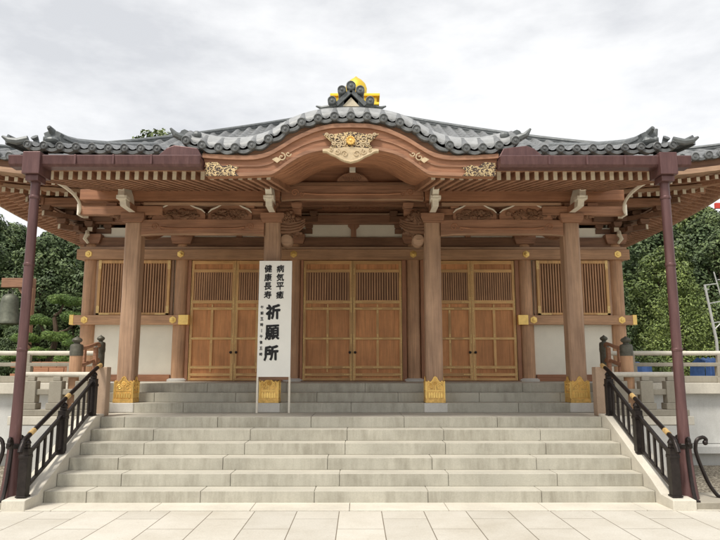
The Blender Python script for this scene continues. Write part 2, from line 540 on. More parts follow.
# porch columns
CX = [-3.92, -1.43, 1.43, 3.92]; CYP = 11.45; cw = .145
def porch_column(x):
    b = MB(); ch = .035
    oct_ = [(-cw+ch,-cw),(cw-ch,-cw),(cw,-cw+ch),(cw,cw-ch),(cw-ch,cw),(-cw+ch,cw),(-cw,cw-ch),(-cw,-cw+ch)]
    vs = [(x+a, CYP+c, 1.12) for a, c in oct_] + [(x+a, CYP+c, 4.28) for a, c in oct_]
    b.add(vs, [tuple(range(7,-1,-1)), tuple(range(8,16))] + [(i,(i+1)%8,8+(i+1)%8,8+i) for i in range(8)])
    o = b.build('porch_column', M['colz'], hall)
    b = MB(); w = .172
    b.box(x-w, x+w, CYP-w, CYP+w, 1.121, 1.19)
    b.box(x-.152, x+.152, CYP-.152, CYP+.152, 1.19, 1.47)
    for k in range(4):
        Mx = Matrix.Translation((x, CYP, 0)) @ Matrix.Rotation(k * math.pi / 2, 4, 'Z')
        pl = [(-.15, 1.19), (.15, 1.19), (.15, 1.47), (.12, 1.5), (.09, 1.475), (.055, 1.505), (.03, 1.555), (0, 1.575), (-.03, 1.555), (-.055, 1.505), (-.09, 1.475), (-.12, 1.5), (-.15, 1.47)]
        b.prism(pl, -.16, -.1525, M=Mx)
        b.cur = 1
        b.tube([Mx @ Vector((px_, -.162, pz_)) for px_, pz_ in [(-.14, 1.2)] + [(-.14, 1.46)] + [(a*.92, c_-.014) for a, c_ in pl[:2:-1][1:]] + [(.14, 1.46), (.14, 1.2)]], .009, 5)
        b.box(.151, .1675, -.1675, -.151, 1.192, 1.485, M=Mx)
        for q in range(6):
            xx = -.105 + .042 * q
            b.prism([(xx-.017, 1.205), (xx+.017, 1.205), (xx+.017, 1.275), (xx, 1.305), (xx-.017, 1.275)], -.17, -.1605, M=Mx)
        b.box(-.13, .13, -.166, -.1605, 1.318, 1.33, M=Mx)
        for s_ in (-1, 1):
            for c_, r_, ph in (((.07, 1.385), .045, 0), ((.085, 1.45), .026, 2)):
                b.tube([Mx @ Vector((s_*(c_[0]+r_*(1-t/12)*math.cos(t*.8+ph)), -.163, c_[1]+r_*(1-t/12)*math.sin(t*.8+ph))) for t in range(11)], .0075, 5)
        for q in range(8):
            b.ball(Mx @ Vector((.026*math.cos(q*.785), -.162, 1.45+.026*math.sin(q*.785))), .011, 6, 4)
        b.ball(Mx @ Vector((0, -.163, 1.45)), .014, 8, 6)
        b.tube([Mx @ Vector((0, -.162, 1.33)), Mx @ Vector((0, -.162, 1.42))], .009, 5)
        b.cur = 0
    b.build('gold_shoe', [M['goldbase'], M['gold']], o)
    b = MB(); w = .2
    b.box(x-w, x+w, CYP-w-.01, CYP+w, .962, 1.12)
    b.build('plinth', M['plinth'], o, bevel=.012)
    return o
c0 = porch_column(CX[0])
for x in CX[1:]: dup(c0, (x - CX[0], 0, 0))

# wall pillars
PX = [-5.93, -3.87, -1.34, 1.34, 3.87, 5.93]
b = MB(); b.lathe((PX[0], WY, 0), [(.165, FZ), (.165, 4.47), (.15, 4.5)], 24)
pil0 = b.build('pillar', M['wallz'], hall, smooth=True)
b = MB(); b.lathe((PX[0], WY, 0), [(.25, FZ), (.25, FZ+.04), (.2, FZ+.07)], 24)
b.build('plinth', M['plinth'], pil0, smooth=True)
b = MB()
b.prism([(-.2+PX[0], 4.5), (.2+PX[0], 4.5), (.24+PX[0], 4.62), (.24+PX[0], 4.72), (-.24+PX[0], 4.72), (-.24+PX[0], 4.62)], WY-.22, WY+.22)
b.build('capital', M['porx'], pil0)
for x in PX[1:]: dup(pil0, (x - PX[0], 0, 0))
for yy in (16.63, 19.16, 21.84, 24.37, 26.5):
    for x in (PX[0], PX[-1]): dup(pil0, (x - PX[0], yy - WY, 0))
for x in PX[1:-1]: dup(pil0, (x - PX[0], 12, 0))

def boxpart(name, mat, bx, bevel=.006, parent=None, **k):
    b = MB(); b.box(*bx); return b.build(name, M[mat], parent or hall, bevel=bevel, **k)

# front wall: plaster core, sill, nageshi beams
b = MB(); W = 5.9
b.box(-W, -3.9, WY-.03, WY+.05, FZ, 4.9); b.box(3.9, W, WY-.03, WY+.05, FZ, 4.9)
b.box(-3.9, 3.9, WY-.03, WY+.05, 4.25, 5.05)
b.box(-W, W, 26.45, 26.53, FZ, 5.1); b.box(-W, -W+.08, WY+.05, 26.4, FZ, 5.1); b.box(W-.08, W, WY+.05, 26.4, FZ, 5.1)
b.build('wall', M['plaster'], hall)
b = MB(); b.box(-3.9, 3.9, WY+.055, WY+.1, FZ, 4.25); b.build('inner_wall', M['void'], hall)
for s in (-1, 1):
    boxpart('sill', 'redx', (s*4.04, s*5.78, WY-.1, WY-.032, FZ+.0, FZ+.15))
    boxpart('lower_tie_beam', 'wallx', (s*3.66, s*6.25, WY-.235, WY-.1, 2.68, 2.885), .01)
boxpart('upper_tie_beam', 'wallx', (-6.2, 6.2, WY-.23, WY-.08, 4.14, 4.37), .01)
boxpart('upper_ledge', 'colx', (-6.15, 6.15, WY-.2, WY-.04, 4.375, 4.43), .004)
boxpart('head_beam', 'darkx', (-6.1, 6.1, WY-.12, WY-.032, 4.435, 4.66), .008)
boxpart('wall_plate', 'porx', (-6.1, 6.1, WY-.2, WY-.032, 4.97, 5.16), .008)
boxpart('wall_moulding', 'colx', (-6.1, 6.1, WY-.22, WY-.05, 5.165, 5.2), .004)
boxpart('upper_wall_board', 'redx', (-6.1, 6.1, WY-.1, WY-.04, 5.2, 5.5), .004)
boxpart('upper_wall_beam', 'porx', (-6.1, 6.1, WY-.3, WY-.05, 5.5, 5.68), .008)
for s in (-1, 1):   # same beams along the side walls
    boxpart('side_tie_beam', 'wally', (s*6.05, s*6.17, WY-.07, 26.6, 4.145, 4.365), .01)
    boxpart('side_tie_beam', 'wally', (s*6.05, s*6.17, WY-.09, 26.6, 2.685, 2.88), .01)
    boxpart('side_plate', 'pory', (s*5.9, s*6.1, WY-.1, 26.6, 4.97, 5.6), .008)
b = MB()
for k in range(13):
    xx = -.96 + k * .16
    b.box(xx-.05, xx+.05, WY-.24, WY-.1, 5.34, 5.425)
b.box(-1.15, 1.15, WY-.27, WY-.1, 5.426, 5.5)
dr = b.build('dentil_row', M['redx'], hall)
for s in (-1, 1):
    b = MB(); b.tube(catmull([(s*1.05, WY-.3, 5.5), (s*1.12, WY-.3, 5.47), (s*1.2, WY-.3, 5.38), (s*1.32, WY-.3, 5.34)], 4), [.012]*6+[.026]*7, 6)
    b.build('white_edge', M['white'], dr)
for x in (0.0,):
    b = MB(); b.prism([(-.06, 4.665), (.06, 4.665), (.06, 4.86), (.13, 4.93), (.13, 4.968), (-.13, 4.968), (-.13, 4.93), (-.06, 4.86)], WY-.12, WY-.032)
    b.build('strut', M['porz'], hall)
for x in (-5.0, -2.6, 2.6, 5.0):
    b = MB(); b.prism([(x-.06, 4.665), (x+.06, 4.665), (x+.06, 4.86), (x+.13, 4.93), (x+.13, 4.968), (x-.13, 4.968), (x-.13, 4.93), (x-.06, 4.86)], WY-.12, WY-.032)
    b.build('strut', M['porz'], hall)
# gilt rosettes where beams cross pillars
def rosette(x, z, y):
    b = MB()
    prof = [(.075, 0), (.07, .012), (.035, .016), (.03, .035), (.0, .04)]
    n = 12; vs = []; fs = []
    for r, h in prof:
        for k in range(n):
            rr = r * (1 + (.12 if k % 2 else 0))
            vs.append((x + rr*math.cos(2*math.pi*k/n), y - h, z + rr*math.sin(2*math.pi*k/n)))
    for i in range(len(prof)-1):
        for k in range(n): fs.append((i*n+k, i*n+(k+1)%n, (i+1)*n+(k+1)%n, (i+1)*n+k))
    b.add(vs, fs)
    return b.build('gilt_boss', M['gold'], hall)
ro = rosette(-5.93, 2.78, WY-.236)
for x, z in ((-3.98, 2.78), (3.98, 2.78), (5.93, 2.78)): dup(ro, (x+5.93, 0, z-2.78))
for x in PX: dup(ro, (x+5.93, .004, 4.255-2.78))
for s in (-1, 1):
    boxpart('gilt_cap', 'gold', (s*3.64, s*3.86, WY-.243, WY-.09, 2.675, 2.892), .004)
    boxpart('gilt_cap', 'gold', (s*6.17, s*6.26, WY-.243, WY-.09, 2.675, 2.892), .004)

# lattice windows
def window(s):
    x0, x1 = 4.17, 5.66
    lo, hi = min(s*x0, s*x1), max(s*x0, s*x1)
    z0, z1 = 2.9, 4.13
    b = MB()
    b.box(lo-.06, lo, WY-.15, WY-.04, z0, z1); b.box(hi, hi+.06, WY-.15, WY-.04, z0, z1)
    b.box(lo, hi, WY-.15, WY-.04, z1-.07, z1); b.box(lo, hi, WY-.15, WY-.04, z0, z0+.05)
    w = b.build('window', M['doorf'], hall, bevel=.005)
    b = MB(); b.box(lo, hi, WY-.06, WY-.034, z0+.05, z1-.07); b.build('backing', M['back'], w)
    b = MB(); n = 25
    for k in range(n):
        xx = lo + (hi-lo)*(k+.5)/n
        b.box(xx-.017, xx+.017, WY-.12, WY-.075, z0+.05, z1-.07)
    b.build('lattice', M['slat'], w)
    b = MB()
    for xx, q in ((lo-.061, 1), (hi+.061, -1)):
        b.box(xx, xx+q*.065, WY-.154, WY-.149, z0, z0+.2); b.box(xx, xx+q*.3, WY-.154, WY-.149, z0, z0+.035)
        b.box(xx, xx+q*.065, WY-.154, WY-.149, z1-.2, z1)
    b.build('corner_fitting', M['brass'], w)
    for xa in (x1+.065, x0-.125):
        b = MB(); b.box(s*xa, s*(xa+.06), WY-.1, WY-.033, z0-.01, z1+.0); b.build('jamb', M['colz'], w)
for s in (-1, 1): window(s)

# doors
DZ0, DZ1 = FZ + .02, 4.13
def leaf_door(x0, x1, knob):
    h = DZ1 - DZ0; fz = lambda t: DZ1 - t * h
    y0 = WY - .1; sw = .062; xm = (x0 + x1) / 2
    b = MB()
    b.box(x0+.004, x1-.004, y0+.035, y0+.06, DZ0, DZ1)
    d = b.build('door', M['doorp'], hall)
    b = MB()
    b.box(x0+.004, x0+sw, y0, y0+.034, DZ0, DZ1); b.box(x1-sw, x1-.004, y0, y0+.034, DZ0, DZ1)
    b.box(xm-.03, xm+.03, y0+.006, y0+.034, fz(.88), fz(.42))
    b.cur = 1
    for a, c in ((0, .03), (.075, .1), (.336, .365), (.395, .42), (.645, .667), (.88, .905), (.94, .965), (.98, 1)):
        b.box(x0+sw-.001, x1-sw+.001, y0+.002, y0+.034, fz(c), fz(a))
    b.build('frame', [M['doorf'], M['doorfx']], d, bevel=.004)
    b = MB(); b.box(x0+sw, x1-sw, y0+.024, y0+.033, fz(.336), fz(.1)); b.build('lattice_backing', M['back'], d)
    b = MB(); n = 17
    for k in range(n):
        xx = x0 + sw + (x1-x0-2*sw)*(k+.5)/n
        b.box(xx-.014, xx+.014, y0+.01, y0+.023, fz(.336), fz(.1))
    b.build('lattice', M['slat'], d)
    g = .004
    for xs, q in ((x0+.003, 1), (x1-.003, -1)):
        b = MB(); b.box(xs, xs+q*.009, y0-.0025, y0+.001, DZ0, DZ1)
        for a, c in ((.06, .12), (.31, .44), (.62, .7), (.86, 1)):
            b.box(xs, xs+q*.026, y0-g, y0+.001, fz(c), fz(a))
        for t in (.352, .408, .656, .892, .95):
            b.box(xs+q*.03, xs+q*.2, y0-.0015, y0+.003, fz(t)-.011, fz(t)+.011)
        b.build('stile_fitting', M['brass'], d)
    b = MB()
    for t in (.408, .656, .892):
        b.box(xm-.1, xm+.1, y0-.0015, y0+.003, fz(t)-.011, fz(t)+.011)
        b.box(xm-.013, xm+.013, y0+.0035, y0+.007, fz(t)-.1, fz(t)+.1)
    b.build('middle_fitting', M['brass'], d)
    b = MB()
    b.lathe((0,0,0), [(.03, 0), (.03, .01), (.012, .015), (.012, .035), (.025, .045), (.02, .06), (0.001, .065)], 12)
    Mx = Matrix.Translation((knob, y0-.003, DZ0 + h*.23)) @ Matrix.Rotation(R(90), 4, 'X')
    b.build('knob', M['iron'], d, smooth=True, M=Mx)
for xa, xb in ((-3.64, -1.66), (-1.12, 1.08), (1.66, 3.62)):
    mid = (xa + xb) / 2
    leaf_door(xa, mid-.012, mid-.06); leaf_door(mid+.012, xb, mid+.06)
    boxpart('door_bead', 'doorf', (mid-.011, mid+.011, WY-.11, WY-.05, DZ0, DZ1), .003)
for a, c in ((-3.71, -3.645), (-1.655, -1.5), (-1.18, -1.125), (1.085, 1.18), (1.5, 1.655), (3.625, 3.71)):
    boxpart('door_jamb', 'redz', (a, c, WY-.13, WY-.032, FZ, 4.137), .005)
boxpart('threshold', 'dark' + 'x', (-3.7, 3.7, WY-.16, WY-.03, FZ+.001, FZ+.018), 0)

# ---- roof functions
PIT = .27
def zmain(u, a=0.0):
    u = max(u, 0.001)
    up = .42 * min(1, abs(a) / 8.3) ** 5 * (u / 8.1) ** 3
    return 10.3 - .645 * u + .010 * u * u + up
def tilestrip(b, cx, pit, y_top, y_bot, zf, tof, nseg, r=.075, na=10):
    """one strip: trough - round row - trough. y runs from top (far) to bottom (eave); zf(x, y)"""
    xs = []; hs = []
    for k in range(na + 1):
        t = -pit/2 + pit * k / na
        if abs(t) < r: h = math.sqrt(max(0, r*r - t*t)) + .012
        else:
            q = (abs(t) - r) / (pit/2 - r); h = .012 - .03 * math.sin(q * math.pi / 2)
        xs.append(t); hs.append(h)
    xs2 = []; hs2 = []
    vs = []; rows = 0
    for j in range(nseg):
        for e in (0, 1):
            for t, h in zip(xs, hs):
                yt = y_top(cx + t); yb = y_bot
                y = yt + (yb - yt) * (j + e) / nseg
                step = .009 * e
                vs.append(tof(cx + t, y, zf(cx + t, y) + h + step * (1 if abs(t) >= r*.98 else .35)))
            rows += 1
    m = na + 1; fs = []
    for j in range(rows - 1):
        for k in range(na):
            fs.append((j*m+k, j*m+k+1, (j+1)*m+k+1, (j+1)*m+k))
    b.add(vs, fs)
def eave_end(b, P, rt, up, out, r, pit, last=False):
    """disc end with rim + pendant crescent; P centre, rt/up/out axes"""
    P = Vector(P); rt = Vector(rt); up = Vector(up); out = Vector(out)
    n = 14; prof = [(r, -.08), (r, .02), (r*.82, .028), (r*.78, .014), (r*.34, .014), (r*.28, .026), (.001, .03)]
    vs = []; fs = []
    for rr, h in prof:
        for k in range(n):
            t = 2*math.pi*k/n
            vs.append(P + rt*rr*math.cos(t) + up*rr*math.sin(t) + out*h)
    for i in range(len(prof)-1):
        for k in range(n): fs.append((i*n+k, i*n+(k+1)%n, (i+1)*n+(k+1)%n, (i+1)*n+k))
    b.add(vs, fs)
    if last: return
    # crescent of the flat tile between this disc and the next
    m = 8; vs = []
    for k in range(m + 1):
        q = k / m; t = pit * q
        dip = math.sin(q * math.pi)
        for o_, zz in ((.0, -.005 - .035*dip), (.0, -.042 - .045*dip), (-.1, -.042 - .045*dip), (-.1, -.005 - .035*dip)):
            vs.append(P + rt*t + up*zz + out*o_)
    fs = []
    for k in range(m):
        a = 4*k; c = a + 4
        fs += [(a, a+1, c+1, c), (a+1, a+2, c+2, c+1), (a+3, a, c, c+3)]
    b.add(vs, fs)

# main pyramid: one slope in local face coords, turned four times
b = MB(); E = 8.26; nrow = int(E / PIT)
for k in range(-nrow, nrow + 1):
    cx = k * PIT
    if abs(cx) > E - .1: continue
    u0 = abs(cx)
    tilestrip(b, cx, PIT, lambda x: -min(max(abs(x), .3), E - .02), -E, lambda x, y: zmain(-y, x), lambda x, y, z: (x, y, z), max(3, int((E-u0)/.3)), .062)
slope_mb = b; b = MB()
for k in range(-nrow, nrow + 1):
    cx = k * PIT
    eave_end(b, (cx, -E, zmain(E, cx) + .03), (1, 0, (zmain(E, cx+.1)-zmain(E, cx-.1))/.2), (0, 0, 1), (0, -1, 0), .085, PIT, k == nrow)
end0 = b.build('eave_tile_row', M['tilee'], hall, smooth=True, M=Matrix.Translation((0, CY, 0)), origin=(0, CY, 0))
for k in range(1, 4):
    c = end0.copy(); col.objects.link(c); c.rotation_euler = (0, 0, k * math.pi / 2)
b = slope_mb
slope0 = b.build('roof_slope', M['tile'], hall, smooth=True, M=Matrix.Translation((0, CY, 0)), origin=(0, CY, 0))
for k in range(1, 4):
    c = slope0.copy(); col.objects.link(c); c.rotation_euler = (0, 0, k * math.pi / 2)
# hip ridges
def ridge_tube(b, pts, w, h, disc_r):
    """stacked ridge: plate body plus half round cap"""
    pts = [Vector(p) for p in pts]
    vs = []; n = len(pts)
    sec = [(-w/2, 0), (-w/2, h*.25), (-w*.56, h*.27), (-w*.56, h*.32), (-w*.46, h*.34), (-w*.44, h*.55), (-w*.52, h*.57), (-w*.52, h*.62), (-w*.38, h*.64), (-w*.3, h*.85), (0, h),
           (w*.3, h*.85), (w*.38, h*.64), (w*.52, h*.62), (w*.52, h*.57), (w*.44, h*.55), (w*.46, h*.34), (w*.56, h*.32), (w*.56, h*.27), (w/2, h*.25), (w/2, 0)]
    m = len(sec)
    for i, p in enumerate(pts):
        d = (pts[min(i+1, n-1)] - pts[max(i-1, 0)]); d.z = 0; d.normalize()
        s_ = Vector((d.y, -d.x, 0))
        for a, z in sec: vs.append(p + s_*a + Vector((0, 0, z)))
    fs = []
    for i in range(n-1):
        for k in range(m-1): fs.append((i*m+k, i*m+k+1, (i+1)*m+k+1, (i+1)*m+k))
    fs.append(tuple(range(m-1, -1, -1))); fs.append(tuple((n-1)*m + k for k in range(m)))
    b.add(vs, fs)
b = MB()
ridge_tube(b, [(u, CY-u, zmain(u, u) - .06) for u in [.6 + i*.35 for i in range(18)]], .24, .2, .1)
ridge_tube(b, [(u, CY-u, zmain(u, u) - .06 + (.12*max(0, (u-7.2)))) for u in [6.55 + i*.25 for i in range(7)]], .2, .17, .1)
for uu, s_ in ((6.6, 1), (8.1, .8)):
    c = Vector((uu, CY-uu, zmain(uu, uu)))
    b.tube([c + Vector((0, 0, .1)), c + Vector((.1*s_, -.1*s_, .25*s_)), c + Vector((.16*s_, -.16*s_, .45*s_))], [.14*s_, .1*s_, .03], 8)
hip0 = b.build('hip_ridge', M['tiled'], hall, origin=(0, CY, 0))
for k in range(1, 4):
    c = hip0.copy(); col.objects.link(c); c.rotation_euler = (0, 0, k * math.pi / 2)
# golden jewel finial
b = MB()
b.box(-.62, .62, CY-.62, CY+.62, 9.75, 10.15)
b.box(-.78, .78, CY-.78, CY+.78, 10.15, 10.24)
b.box(-.7, .7, CY-.7, CY+.7, 10.24, 10.44)
b.box(-.8, .8, CY-.8, CY+.8, 10.44, 10.53)
b.lathe((0, CY, 10.5), [(.5, .03), (.42, .1), (.25, .14), (.22, .2), (.33, .24)], 20)
b.build('dew_basin', M['goldleaf'], hall, bevel=.01)
b = MB(); b.lathe((.03, CY, 10.66), [(.2, 0), (.3, .1), (.36, .25), (.37, .38), (.32, .53), (.21, .66), (.09, .75), (.02, .82)], 28)
b.build('jewel_finial', M['goldleaf'], hall, smooth='all')

# porch roof surface
def zporch(y, x=0):
    q = y - 8.55
    return 4.665 + .3 * q + .008 * q * q + .07 * min(1, abs(x) / 4.6) ** 5
PP = .2225; YE = 8.55
KP = catmull([(0, 5.08), (.25, 5.072), (.5, 5.035), (.75, 4.96), (.96, 4.85), (1.16, 4.725), (1.39, 4.65), (1.62, 4.625), (1.87, 4.64), (2.1, 4.69), (2.34, 4.77)], 4)
def kz(x): return interp(abs(x), KP)
def krise(q): return (.24 * math.sin(min(1, q / .5) * math.pi / 2)) + .1 * max(0, q - .5)
YK = 8.36
b = MB(); eb = MB()
for k in range(-20, 21):
    cx = k * PP
    if abs(cx) < 2.3:
        y = YE
        while zporch(y) < kz(cx) + krise(y - YK) - .1 and y < 11.4: y += .05
        yb = y
    else: yb = YE
    tilestrip(b, cx, PP, lambda x: 14.4, yb, lambda x, y: zporch(y, x), lambda x, y, z: (x, y, z), max(6, int((14.4-yb)/.28)), .052)
    if abs(cx) > 2.0:
        eave_end(eb, (cx, YE, zporch(YE, cx) + .012), (1, 0, 0), (0, 0, 1), (0, -1, 0), .058, PP, k == 20)
b.build('porch_roof', M['tile'], hall, smooth=True)
eb.split_build('eave_tile_row', M['tilee'], hall, smooth=True)
b = MB()
for s in (-1, 1):
    ridge_tube(b, [(s*4.45, 9.35 + i*.35, zporch(9.35 + i*.35) - .02 + .16*max(0, (.5-i*.35))) for i in range(14)], .2, .27, .1)
    # demon-tile end: stepped block with horn
    z = zporch(9.3)
    b.box(s*4.45-.13, s*4.45+.13, 9.2, 9.33, z-.02, z+.2)
    b.prism([(s*4.45-.11, z+.2), (s*4.45+.11, z+.2), (s*4.45+.13, z+.26), (s*4.45+.06, z+.29), (s*4.45, z+.33), (s*4.45-.06, z+.29), (s*4.45-.13, z+.26)], 9.21, 9.31)
    b.ball((s*4.45-.07, 9.18, z+.16), .045, 8, 6); b.ball((s*4.45+.07, 9.18, z+.16), .045, 8, 6); b.ball((s*4.45, 9.17, z+.08), .05, 8, 6)
    b.tube([(s*4.45, 9.28, z+.24), (s*4.46, 9.22, z+.29), (s*4.48, 9.14, z+.33)], [.065, .05, .03], 8)
    # lower corner ridge and standing knobs over the eave
    ridge_tube(b, [(s*(4.42+.1*i**1.1), 9.0-.14*i, zporch(8.85)-.06+.008*i*i) for i in range(4)], .14, .13, .1)
    b.tube([(s*4.48, 8.6, zporch(8.6, 4.5)+.09), (s*4.62, 8.58, zporch(8.6, 4.5)+.05), (s*4.73, 8.56, zporch(8.6, 4.5)+.06), (s*4.81, 8.54, zporch(8.6, 4.5)+.11)], [.05, .05, .042, .016], 8)
    b.tube([(s*4.45, 8.8, zporch(8.8)+.03), (s*4.46, 8.78, zporch(8.8)+.14), (s*4.47, 8.74, zporch(8.8)+.18)], [.05, .04, .055], 8)
    b.ball((s*4.22, 8.75, zporch(8.75)+.14), (.1, .09, .05), 10, 6)
b.split_build('porch_ridge', M['tiled'], hall)
# under-tile boards at the porch eave
for s in (-1, 1):
    boxpart('eave_board', 'porx', (s*1.95, s*4.66, 8.62, 8.7, 4.46, 4.6), .005)
    b = MB()
    n = 22; vs = []
    for i in range(n):
        y = 8.9 + (14.3-8.9)*i/(n-1)
        for x in (s*4.52, s*4.6):
            vs += [(x, y, zporch(y)-.05), (x, y, min(zporch(y)-.1, 4.44 + .215*(y-8.8)))]
    fs = []
    for i in range(n-1):
        a = 4*i; c = a+4
        fs += [(a, a+1, c+1, c), (a+2, c+2, c+3, a+3), (a+1, a+3, c+3, c+1), (a, c, c+2, a+2)]
    fs += [(0, 2, 3, 1)]
    b.add(vs, fs)
    vg = b.build('side_bargeboard', M['pory'], hall)
    b = MB()
    pts = catmull([(s*4.56, 9.3, 4.5), (s*4.58, 9.8, 4.56), (s*4.64, 10.4, 4.58), (s*4.74, 10.9, 4.56), (s*4.82, 11.15, 4.5), (s*4.86, 11.2, 4.43)], 4)
    b.tube(pts, .028, 6); b.build('white_edge', M['white'], vg)

# curved gable roof over the centre of the porch
b = MB(); eb = MB()
for k in range(-10, 11):
    cx = k * PP
    tilestrip(b, cx, PP, lambda x: 11.5, YK, lambda x, y: kz(x) - .012 + krise(y - YK), lambda x, y, z: (x, y, z), 12, .058)
    sl = (kz(cx+.03) - kz(cx-.03)) / .06 * (1)
    nrm = math.hypot(1, sl)
    eave_end(eb, (cx, YK, kz(cx)), (1/nrm, 0, sl/nrm), (-sl/nrm, 0, 1/nrm), (0, -1, 0), .061, PP * nrm, k == 10)
gr = b.build('gable_roof', M['tile'], hall, smooth=True)
eb.build('verge_tile_row', M['tilee'], gr, smooth=True)
b = MB(); vs = []; fs = []; n = 61
for i in range(n):
    x = -2.2 + 4.4 * i / (n - 1); z = kz(x)
    for y, dz in ((8.43, .03), (8.425, .075), (8.45, .1), (8.6, .215), (8.74, .29), (8.85, .31), (8.9, .2)): vs.append((x, y, z + dz))
for i in range(n - 1):
    for j in range(6): fs.append((i*7+j, i*7+7+j, i*7+8+j, i*7+1+j))
b.add(vs, fs); b.build('verge_tiles', M['tilel'], gr, smooth='all')
b = MB()
for s in (-1, 1):
    pts = [(s*2.3, YK+.9-.12*i, kz(2.3)+.19-.02*i) for i in range(7)]
    ridge_tube(b, pts, .15, .13, .1)
    b.tube([(s*2.2, YK+.12, 4.79), (s*2.28, YK+.06, 4.78), (s*2.38, YK+.02, 4.82), (s*2.44, YK, 4.9)], [.06, .055, .045, .015], 8)
    b.ball((s*2.12, YK+.15, 4.86), (.07, .06, .06), 10, 6)
b.split_build('gable_side_ridge', M['tiled'], hall)
b = MB()
# centre ornament
Yo = 8.74
b.prism([(-.2, 5.36), (.2, 5.36), (.17, 5.43), (.0, 5.60), (-.17, 5.43)], Yo, Yo+.3)
for s in (-1, 1): b.bar((s*.21, Yo-.03, 5.385), (0, Yo-.03, 5.6), .06, .045, up=(0, 1, 0))
for x, z, r in ((-.13, 5.6, .062), (0, 5.665, .068), (.13, 5.6, .062), (-.27, 5.44, .062), (.27, 5.44, .062)):
    eave_end(b, (x, Yo-.06, z), (1, 0, 0), (0, 0, 1), (0, -1, 0), r, .2, True)
    b.tube([(x, Yo-.02, z), (x, Yo+.5, z+.02)], r*.9, 10)
for s in (-1, 1):
    b.tube([(s*.2, Yo, 5.4), (s*.32, Yo+.01, 5.37), (s*.42, Yo+.02, 5.36), (s*.5, Yo+.02, 5.39)], [.04, .035, .03, .012], 8)
ridge_tube(b, [(0, Yo + i*.3, 5.4+.02*i) for i in range(9)], .2, .2, .1)
go = b.build('gable_ridge', M['tiled'], hall)
b = MB(); b.prism([(-.12, 5.375), (.12, 5.375), (.0, 5.51)], Yo-.012, Yo-.002); b.build('pediment', M['cream'], go)

# bargeboard of the curved gable
UP = catmull([(0, 4.985), (.25, 4.975), (.45, 4.93), (.6, 4.87), (.78, 4.78), (.95, 4.67), (1.12, 4.575), (1.32, 4.53), (1.6, 4.53), (1.88, 4.545), (2.0, 4.555)], 4)
LO = catmull([(0, 4.615), (.2, 4.615), (.38, 4.6), (.56, 4.56), (.7, 4.5), (.83, 4.42), (.95, 4.33), (1.06, 4.265), (1.2, 4.25), (1.6, 4.235), (1.93, 4.23)], 4)
def bothsides(P): return [(-x, z) for x, z in P[::-1]] + P[1:]
UPf, LOf = bothsides(UP), bothsides(LO)
b = MB(); b.band(LOf, UPf, 8.42, 8.5)
bb = b.build('bargeboard', M['redx'], hall, smooth=True)
b = MB()
hiU = [(x, z + .0) for x, z in UPf]; loU = [(x, z - .06) for x, z in UPf]
b.band(loU, hiU, 8.385, 8.418)
m1 = [(l[0]*.55 + u[0]*.45, l[1]*.55 + u[1]*.45) for l, u in zip(LOf, UPf)]
b.band([(x, z) for x, z in m1], [(x, z + .018) for x, z in m1], 8.405, 8.418)
b.band([(x, z + .002) for x, z in LOf], [(x, z + .05) for x, z in LOf], 8.39, 8.418)
b.build('moulding', M['porx'], bb, smooth=True)
b = MB()   # dark under-eave filler between tiles and board
b.band([(x, z + .003) for x, z in UPf], [(x, kz(x) - .03) for x, z in UPf], 8.44, 8.6)
b.build('verge_filler', M['darkx'], bb)
b = MB()
for s in (-1, 1):
    b.prism([(s*1.95, 4.235), (s*1.5, 4.24), (s*1.56, 4.3), (s*1.5, 4.35), (s*1.62, 4.39), (s*1.72, 4.37), (s*1.8, 4.43), (s*1.95, 4.42)], 8.372, 8.388)
b.split_build('end_filigree', M['fili'], bb)
def spiral(b, c, r, turns, s, y, th=.008, ph=0, flip=1):
    pts = []
    n = int(turns * 12)
    for i in range(n + 1):
        t = i / n; a = ph + flip * t * turns * 2 * math.pi
        pts.append((c[0] + s * r * (1 - .85*t) * math.cos(a), y, c[1] + r * (1 - .85*t) * math.sin(a)))
    b.tube(pts, th, 5)
b = MB()
for s in (-1, 1):
    spiral(b, (s*.93, 4.5), .06, 1.2, s, 8.38, .009, 1.5)
    spiral(b, (s*.84, 4.545), .04, 1.0, s, 8.38, .008, 3.1)
    b.prism([(s*.99, 4.42), (s*1.06, 4.47), (s*1.0, 4.5), (s*.93, 4.47)], 8.375, 8.388)
b.split_build('gilt_scroll', M['gilt_wood'], bb)
# pendant ornament (gegyo)
fan = [(-.47, 4.565), (-.4, 4.56), (-.34, 4.53), (-.25, 4.50), (-.16, 4.455), (-.08, 4.43), (0, 4.415)]
fan = [(a + 0, c - .012*abs(math.sin(i*1.57+.8))) for i, (a, c) in enumerate(catmull(fan, 3))]
fan = fan + [(-x, z) for x, z in fan[:-1][::-1]]
top = [(.38, 4.66), (.3, 4.63), (0, 4.64), (-.3, 4.63), (-.38, 4.66)]
GX = .8
def gx(P): return [(x * GX, z) for x, z in P]
b = MB(); b.prism(gx(fan + [(.47, 4.6), (.3, 4.61), (0, 4.63), (-.3, 4.61), (-.47, 4.6)]), 8.33, 8.375)
b.tube([(x, 8.325, z + .012) for x, z in gx(fan)], .012, 6)
for s in (-1, 1):
    spiral(b, (s*.08, 4.53), .05, 1.3, s, 8.325, .009, 0)
    spiral(b, (s*.18, 4.56), .045, 1.3, s, 8.325, .008, 2)
    spiral(b, (s*.265, 4.585), .03, 1.2, s, 8.325, .007, 1)
gg = b.build('pendant_carving', M['gilt_wood'], bb)
b = MB(); b.prism(gx([(-.36, 4.625), (.36, 4.625), (.3, 4.68), (.42, 4.77), (.48, 4.82), (.3, 4.81), (0, 4.85), (-.3, 4.81), (-.48, 4.82), (-.42, 4.77), (-.3, 4.68)]), 8.345, 8.38)
b.build('upper_filigree', M['fili'], bb)
b = MB()
